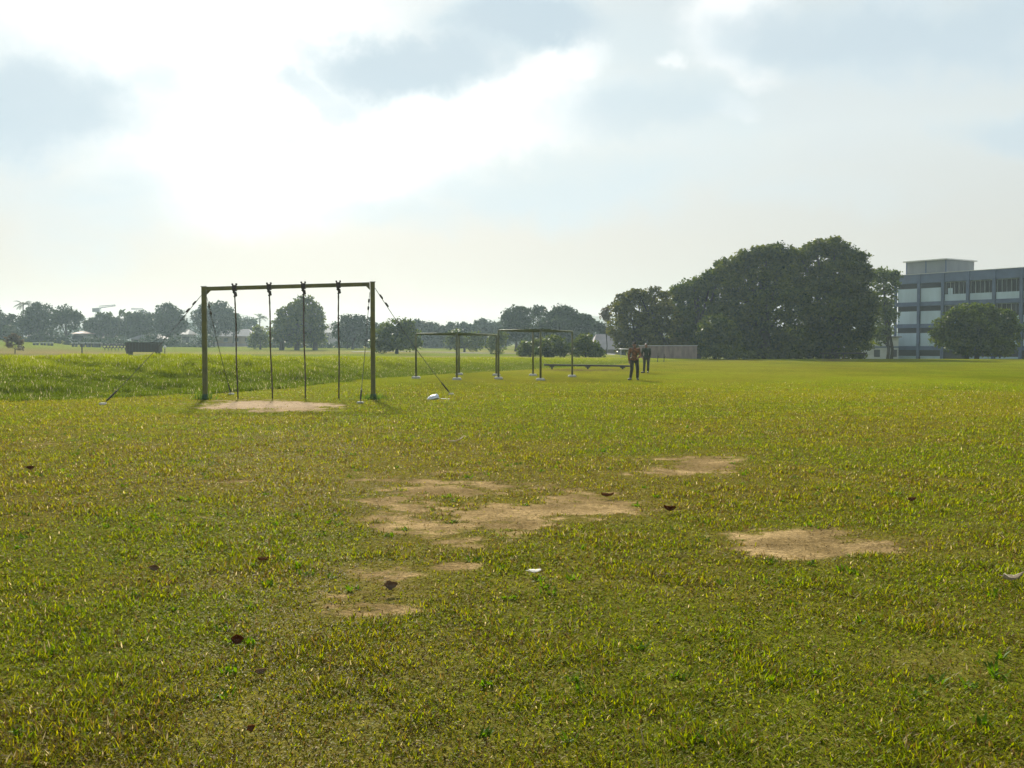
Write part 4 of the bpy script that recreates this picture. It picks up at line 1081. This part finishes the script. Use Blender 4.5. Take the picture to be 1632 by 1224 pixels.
# ------------------------------------------------------------------ litter and leaves on the grass
def leaf_thing(name, label, px, py, L, W, mat, tilt, yaw, curl, lift=.03, cat='leaf', group='fallen leaves on the grass'):
    L *= .85; W *= .85; g = ground_hit(px, py); nu, nv = 9, 5; vs = []; fs = []
    rs = random.Random(px)
    for i in range(nu):
        u = i / (nu - 1); w = W * (math.sin(math.pi * min(max(u * .95 + .03, 0), 1)) ** .85) * (1.15 - .35 * u) * rs.uniform(.88, 1.1)
        for j in range(nv):
            v = j / (nv - 1) - .5
            x = (u - .5) * L; y = v * w; z = curl * L * ((2 * v) ** 2 * .5 + (2 * u - 1) ** 2 * .6) + rs.uniform(-1, 1) * .04 * L
            vs.append(Vector((x, y, z)))
    n = nu * nv
    R = Matrix.Rotation(yaw, 3, 'Z') @ Matrix.Rotation(tilt, 3, 'X')
    vs = [R @ v for v in vs]; zmin = min(v.z for v in vs)
    vs = [v + Vector((0, 0, -zmin + lift)) for v in vs]
    vs = vs + [v - R @ Vector((0, 0, .002)) for v in vs]
    for i in range(nu - 1):
        for j in range(nv - 1):
            a = i * nv + j; fs.append((a, a + 1, a + nv + 1, a + nv)); fs.append((n + a + nv, n + a + nv + 1, n + a + 1, n + a))
    o = empty(name, g, label, cat, group)
    bl = MB().add(vs, fs).build('blade', M[mat], o, None, True)
    e = vs[2]; MB().tube([e, e + R @ Vector((-L * .25, .01 * L, .05 * L))], [.0022, .0015], 5).build('stalk', M[mat], o)
R_ = math.radians
leaf_thing('dead_leaf', 'dark brown curled dead leaf in the left foreground', 380, 1034, .075, .06, 'brown_leaf', R_(62), R_(5), .5)
leaf_thing('dead_leaf', 'large grey brown dead leaf at the edge of the worn patch', 622, 946, .10, .075, 'grey_leaf', R_(48), R_(20), .35)
leaf_thing('dead_leaf', 'upright brown dead leaf in the left grass, farther than the darkest one', 248, 916, .085, .055, 'grey_leaf', R_(60), R_(-10), .35)
leaf_thing('dead_leaf', 'flat dark dead leaf lying between the two upright brown leaves', 420, 899, .09, .05, 'brown_leaf', R_(10), R_(15), .3)
leaf_thing('dead_leaf', 'dark and white curled leaf at the far left edge', 48, 752, .11, .07, 'brown_leaf', R_(50), R_(35), .5)
leaf_thing('dead_leaf', 'dark curled leaf just right of the central worn patch', 1068, 819, .13, .06, 'brown_leaf', R_(42), R_(-15), .6)
leaf_thing('dead_leaf', 'brown dead leaf right of and beyond the right bare patch', 1452, 803, .10, .055, 'brown_leaf', R_(35), R_(10), .4)
leaf_thing('dead_leaf', 'flat brown leaf on the far side of the central worn patch', 968, 796, .15, .06, 'brown_leaf', R_(15), R_(5), .3)
leaf_thing('dead_leaf', 'small dull brown leaf below the darkest curled leaf', 415, 1080, .06, .045, 'grey_leaf', R_(25), R_(30), .4, .02)
leaf_thing('dead_leaf', 'small dark leaf near the bottom left corner grass', 398, 1172, .05, .035, 'brown_leaf', R_(40), R_(60), .4, .02)
leaf_thing('dead_leaf', 'long pale grey curved leaf at the right edge', 1612, 933, .17, .035, 'pale_leaf', R_(20), R_(12), .35)
leaf_thing('paper_scrap', 'torn white paper scrap on the grass before the worn patch', 852, 919, .10, .035, 'paper', R_(28), R_(14), .25, cat='paper', group='litter on the field')
# straw stalk and twig
g = ground_hit(1027, 1192); tag(MB().tube([(g.x, g.y, g.z - .005), (g.x - .006, g.y, g.z + .03), (g.x - .014, g.y - .004, g.z + .075)], [.003, .0028, .0012], 6).build('straw_stalk', M['straw'], None, g, True), 'short upright pale straw stalk in the bottom foreground', 'straw')
g = ground_hit(730, 706); tag(MB().tube([(g.x - .15, g.y, g.z + .03), (g.x - .03, g.y - .03, g.z + .035), (g.x + .04, g.y + .04, g.z + .06), (g.x + .10, g.y + .08, g.z + .11)], [.011, .010, .009, .004], 6).build('twig', M['straw'], None, g, True), 'short bent twig on the grass before the white bag', 'twig')
# crumpled white plastic bag
def bag():
    g = ground_hit(691, 637); bm = bmesh.new(); bmesh.ops.create_icosphere(bm, subdivisions=4, radius=1)
    rs = random.Random(3); dirs = [(Vector((rs.uniform(-1, 1), rs.uniform(-1, 1), rs.uniform(-1, 1))).normalized(), rs.uniform(.62, .95)) for _ in range(26)]
    for v in bm.verts:
        p = v.co.copy()
        for d, r in dirs:
            k = p.dot(d) - r
            if k > 0: p -= d * k
        v.co = Vector((p.x * .22 + .03 * p.z, p.y * .17, max(p.z, -.4) * .10 + .055 + (.05 * max(p.x, 0) if p.z > .3 else 0)))
    me = bpy.data.meshes.new('plastic_bag'); bm.to_mesh(me); bm.free(); me.materials.append(M['plastic']); o = link('plastic_bag', me); o.location = g
    tag(o, 'crumpled white plastic bag lying beyond the rope frame', 'plastic bag', 'litter on the field')
    MB().add([(.2, -.02, .03), (.45, -.06, .02), (.48, .05, .025), (.2, .07, .035), (.2, -.02, .025), (.45, -.06, .015), (.48, .05, .02), (.2, .07, .03)], [(0, 1, 2, 3), (7, 6, 5, 4), (0, 4, 5, 1), (1, 5, 6, 2), (2, 6, 7, 3), (3, 7, 4, 0)]).build('flap', M['concrete'], o)
bag()
print('leaves', NLEAF)

# ------------------------------------------------------------------ haze
def haze():
    m, nt, out = new_mat('haze'); v = N(nt, 'ShaderNodeVolumePrincipled')
    v.inputs['Color'].default_value = (.68, .88, 1.0, 1); v.inputs['Density'].default_value = HAZE; v.inputs['Anisotropy'].default_value = .42
    nt.links.new(v.outputs[0], out.inputs['Volume'])
    o = MB().box((-960, -960, -4.5), (960, 960, 34)).build('haze', m); o['kind'] = 'stuff'; o['label'] = 'pale humid haze over the field'; o.display_type = 'WIRE'
HAZE = .00030
haze()

# ------------------------------------------------------------------ sky, sun
SUN_EL, SUN_AZ = math.radians(27), math.radians(-13)      # azimuth from +Y, negative to the left
def sky():
    w = bpy.data.worlds.new('World'); S.world = w; w.use_nodes = True
    nt = w.node_tree; nt.nodes.clear(); L = nt.links.new
    out = N(nt, 'ShaderNodeOutputWorld'); bg = N(nt, 'ShaderNodeBackground'); bg.inputs['Strength'].default_value = .1
    L(bg.outputs[0], out.inputs['Surface'])
    st = N(nt, 'ShaderNodeTexSky', sky_type='NISHITA'); st.sun_disc = False; st.sun_elevation = SUN_EL; st.sun_rotation = SUN_AZ
    st.air_density = 1.0; st.dust_density = 1.2; st.ozone_density = 1.0
    tc = N(nt, 'ShaderNodeTexCoord'); D = tc.outputs['Generated']
    nv = N(nt, 'ShaderNodeVectorMath', operation='NORMALIZE'); L(D, nv.inputs[0]); D = nv.outputs[0]
    sx = N(nt, 'ShaderNodeSeparateXYZ'); L(D, sx.inputs[0])
    # cloud-layer coordinates
    zz = N(nt, 'ShaderNodeMath', operation='ADD'); zz.inputs[1].default_value = .22; L(sx.outputs['Z'], zz.inputs[0])
    zm = N(nt, 'ShaderNodeMath', operation='MAXIMUM'); zm.inputs[1].default_value = .05; L(zz.outputs[0], zm.inputs[0])
    dv = N(nt, 'ShaderNodeVectorMath', operation='DIVIDE'); cz = N(nt, 'ShaderNodeCombineXYZ')
    for i in range(3): L(zm.outputs[0], cz.inputs[i])
    L(D, dv.inputs[0]); L(cz.outputs[0], dv.inputs[1])
    def noise(scale, det, rough, vec, off=0):
        n = N(nt, 'ShaderNodeTexNoise'); n.inputs['Scale'].default_value = scale; n.inputs['Detail'].default_value = det; n.inputs['Roughness'].default_value = rough
        mp = N(nt, 'ShaderNodeMapping'); mp.inputs['Location'].default_value = (off, off * 1.7, off * .3); L(vec, mp.inputs['Vector']); L(mp.outputs[0], n.inputs['Vector']); return n
    nA = noise(2.3, 7, .55, dv.outputs[0], 3.1)
    nB = noise(5.5, 6, .6, D, 1.3)
    # wobble
    ws = N(nt, 'ShaderNodeVectorMath', operation='SUBTRACT'); ws.inputs[1].default_value = (.5, .5, .5); L(nB.outputs['Color'], ws.inputs[0])
    wsc = N(nt, 'ShaderNodeVectorMath', operation='SCALE'); wsc.inputs['Scale'].default_value = .16; L(ws.outputs[0], wsc.inputs[0])
    wd = N(nt, 'ShaderNodeVectorMath', operation='ADD'); L(D, wd.inputs[0]); L(wsc.outputs[0], wd.inputs[1]); WD = wd.outputs[0]
    def blob(px, py, rx, ry, soft=1.0, src=None):
        c = Vector(((px - 816) / F, 1, (HZ - py) / F)).normalized()
        s = N(nt, 'ShaderNodeVectorMath', operation='SUBTRACT'); s.inputs[1].default_value = c; L(src or WD, s.inputs[0])
        m = N(nt, 'ShaderNodeVectorMath', operation='MULTIPLY'); m.inputs[1].default_value = (F / rx, 1.2, F / ry); L(s.outputs[0], m.inputs[0])
        ln = N(nt, 'ShaderNodeVectorMath', operation='LENGTH'); L(m.outputs[0], ln.inputs[0])
        r = N(nt, 'ShaderNodeMapRange', interpolation_type='SMOOTHSTEP'); r.inputs['From Min'].default_value = 1 + soft * .5; r.inputs['From Max'].default_value = 1 - soft * .6
        L(ln.outputs['Value'], r.inputs['Value']); return r.outputs[0]
    def acc(items):
        cur = None
        for (o, k) in items:
            m = N(nt, 'ShaderNodeMath', operation='MULTIPLY'); m.inputs[1].default_value = k; L(o, m.inputs[0])
            if cur is None: cur = m.outputs[0]
            else:
                a = N(nt, 'ShaderNodeMath', operation='MAXIMUM'); L(cur, a.inputs[0]); L(m.outputs[0], a.inputs[1]); cur = a.outputs[0]
        return cur
    def mixc(fac, a, b):
        m = N(nt, 'ShaderNodeMix', data_type='RGBA')
        if hasattr(fac, 'node'): L(fac, m.inputs[0])
        else: m.inputs[0].default_value = fac
        for s, v in ((6, a), (7, b)):
            if hasattr(v, 'node'): L(v, m.inputs[s])
            else: m.inputs[s].default_value = (*v, 1)
        return m.outputs[2]
    # elevation gradient of the hazy cloud deck
    rp = N(nt, 'ShaderNodeValToRGB'); e = rp.color_ramp.elements
    e[0].position = 0.0; e[0].color = (.56, .54, .485, 1); e[1].position = .6; e[1].color = (.52, .64, .71, 1)
    x = e.new(.10); x.color = (.71, .69, .63, 1); x = e.new(.2); x.color = (.80, .86, .85, 1)
    mz = N(nt, 'ShaderNodeMapRange'); mz.inputs['From Min'].default_value = 0; mz.inputs['From Max'].default_value = 1; L(sx.outputs['Z'], mz.inputs['Value']); L(mz.outputs[0], rp.inputs['Fac'])
    veil = N(nt, 'ShaderNodeVectorMath', operation='SCALE'); veil.inputs['Scale'].default_value = SKYK; L(rp.outputs['Color'], veil.inputs[0])
    base = mixc(.95, st.outputs['Color'], veil.outputs[0])
    # darker away from the sun: right part and behind
    glow = acc([(blob(430, 130, 270, 190, 1.2, D), 1.0)])
    wide = acc([(blob(450, 150, 900, 620, 1.6, D), 1.0)])
    K = SKYK
    base = mixc(wide, mixc(.3, base, (.58 * K, .63 * K, .63 * K)), base)
    white = acc([(blob(400, 240, 170, 110, 1.3), 1.0), (blob(330, 60, 260, 120, 1.3), .95), (blob(720, 165, 190, 70, 1.2), .95), (blob(560, 230, 170, 90, 1.2), .8), (blob(900, 90, 60, 45, 1.1), .75),
                 (blob(1185, 50, 75, 65, 1.1), .95), (blob(1220, 120, 40, 40, 1.1), .5), (blob(1060, 100, 25, 18, 1), .6), (blob(830, 190, 90, 60, 1.3), .6), (blob(1165, 205, 40, 25, 1.2), .35), (blob(1450, 5, 80, 20, 1.2), .4), (blob(170, 225, 120, 22, 1.2), .4)])
    nm = N(nt, 'ShaderNodeMapRange'); nm.inputs['From Min'].default_value = .32; nm.inputs['From Max'].default_value = .62; L(nA.outputs['Fac'], nm.inputs['Value'])
    wf = N(nt, 'ShaderNodeMath', operation='MULTIPLY_ADD'); wf.inputs[1].default_value = 1.0; L(white, wf.inputs[0]); L(acc([(glow, .3)]), wf.inputs[2]); wf.use_clamp = True
    c1 = mixc(wf.outputs[0], base, (1.30 * K, 1.29 * K, 1.25 * K))
    grey = acc([(blob(610, 85, 180, 58, .8), 1.0), (blob(820, 28, 120, 52, .8), 1.15), (blob(480, 130, 70, 28, .8), .85), (blob(425, 205, 46, 28, .9), .8), (blob(40, 155, 140, 90, 1.0), 1.0), (blob(190, 150, 90, 80, 1.2), .65),
                (blob(1390, 50, 230, 62, 1.1), 1.0), (blob(1590, 30, 130, 50, 1.1), 1.0), (blob(1600, 190, 80, 40, 1.1), .75), (blob(1020, 190, 180, 65, 1.1), .85), (blob(1000, 60, 130, 60, 1.1), .55), (blob(880, 310, 280, 50, 1.1), .75),
                (blob(180, 330, 120, 85, 1.2), .7), (blob(620, 350, 110, 42, 1.2), .6), (blob(60, 300, 60, 40, 1.2), .3), (blob(760, 120, 40, 18, 1.0), .3), (blob(1130, 250, 90, 30, 1.1), .5), (blob(1250, 330, 140, 26, 1.1), .4), (blob(700, 235, 60, 20, 1.0), .3)])
    gf = N(nt, 'ShaderNodeMath', operation='MULTIPLY'); L(grey, gf.inputs[0]); nm2 = N(nt, 'ShaderNodeMapRange'); nm2.inputs['From Min'].default_value = .3; nm2.inputs['From Max'].default_value = .6; nm2.inputs['To Min'].default_value = .42; nm2.inputs['To Max'].default_value = 1.0
    L(nA.outputs['Fac'], nm2.inputs['Value']); L(nm2.outputs[0], gf.inputs[1]); gf.use_clamp = True
    c2 = mixc(gf.outputs[0], c1, (.74 * K, .86 * K, .91 * K))
    dark = acc([(blob(640, 80, 150, 42, .7), .8), (blob(840, 30, 110, 40, .7), .95), (blob(480, 135, 70, 26, 1.0), .25), (blob(1400, 45, 200, 50, 1.0), .8), (blob(1590, 30, 110, 45, 1.0), .75), (blob(30, 165, 110, 60, .9), .7), (blob(1600, 195, 70, 32, 1.0), .55), (blob(1010, 200, 150, 40, 1.0), .35)])
    c2 = mixc(dark, c2, (.61 * K, .73 * K, .81 * K))
    # generic broken cloud everywhere (also out of frame)
    gen = N(nt, 'ShaderNodeMapRange'); gen.inputs['From Min'].default_value = .5; gen.inputs['From Max'].default_value = .75; gen.inputs['To Max'].default_value = .35; L(nA.outputs['Fac'], gen.inputs['Value'])
    zf = N(nt, 'ShaderNodeMapRange'); zf.inputs['From Min'].default_value = .06; zf.inputs['From Max'].default_value = .2; L(sx.outputs['Z'], zf.inputs['Value'])
    gm = N(nt, 'ShaderNodeMath', operation='MULTIPLY'); L(gen.outputs[0], gm.inputs[0]); L(zf.outputs[0], gm.inputs[1])
    c3 = mixc(gm.outputs[0], c2, (.72 * K, .80 * K, .85 * K))
    L(c3, bg.inputs['Color'])
    w.cycles.sampling_method = 'MANUAL'; w.cycles.sample_map_resolution = 1024
SKYK = 4.75
sky()
sl = bpy.data.lights.new('sun', 'SUN'); sl.energy = 5.0; sl.angle = math.radians(4); sl.color = (1, .93, .80)
so = bpy.data.objects.new('sun', sl); COL.objects.link(so)
sd = Vector((math.sin(SUN_AZ) * math.cos(SUN_EL), math.cos(SUN_AZ) * math.cos(SUN_EL), math.sin(SUN_EL)))
so.rotation_euler = sd.to_track_quat('Z', 'Y').to_euler(); so.location = sd * 80

# ------------------------------------------------------------------ camera, render settings
cam = bpy.data.cameras.new('camera'); co = bpy.data.objects.new('camera', cam); COL.objects.link(co)
co.location = (0, 0, CAMZ); co.rotation_euler = (math.pi / 2 - PITCH, 0, 0)
cam.sensor_width = 36; cam.lens = F / 1632 * 36; cam.clip_end = 5000; cam.clip_start = .05
S.camera = co
S.view_settings.view_transform = 'Standard'; S.view_settings.look = 'None'; S.view_settings.gamma = 1; S.view_settings.exposure = .98
S.view_settings.use_curve_mapping = False
cy = S.cycles
cy.use_denoising = True
try: cy.denoiser = 'OPENIMAGEDENOISE'; cy.denoising_input_passes = 'RGB_ALBEDO_NORMAL'
except Exception: pass
cy.max_bounces = 6; cy.diffuse_bounces = 3; cy.glossy_bounces = 2; cy.transmission_bounces = 4; cy.volume_bounces = 1; cy.transparent_max_bounces = 4
cy.sample_clamp_indirect = 2; cy.sample_clamp_direct = 6
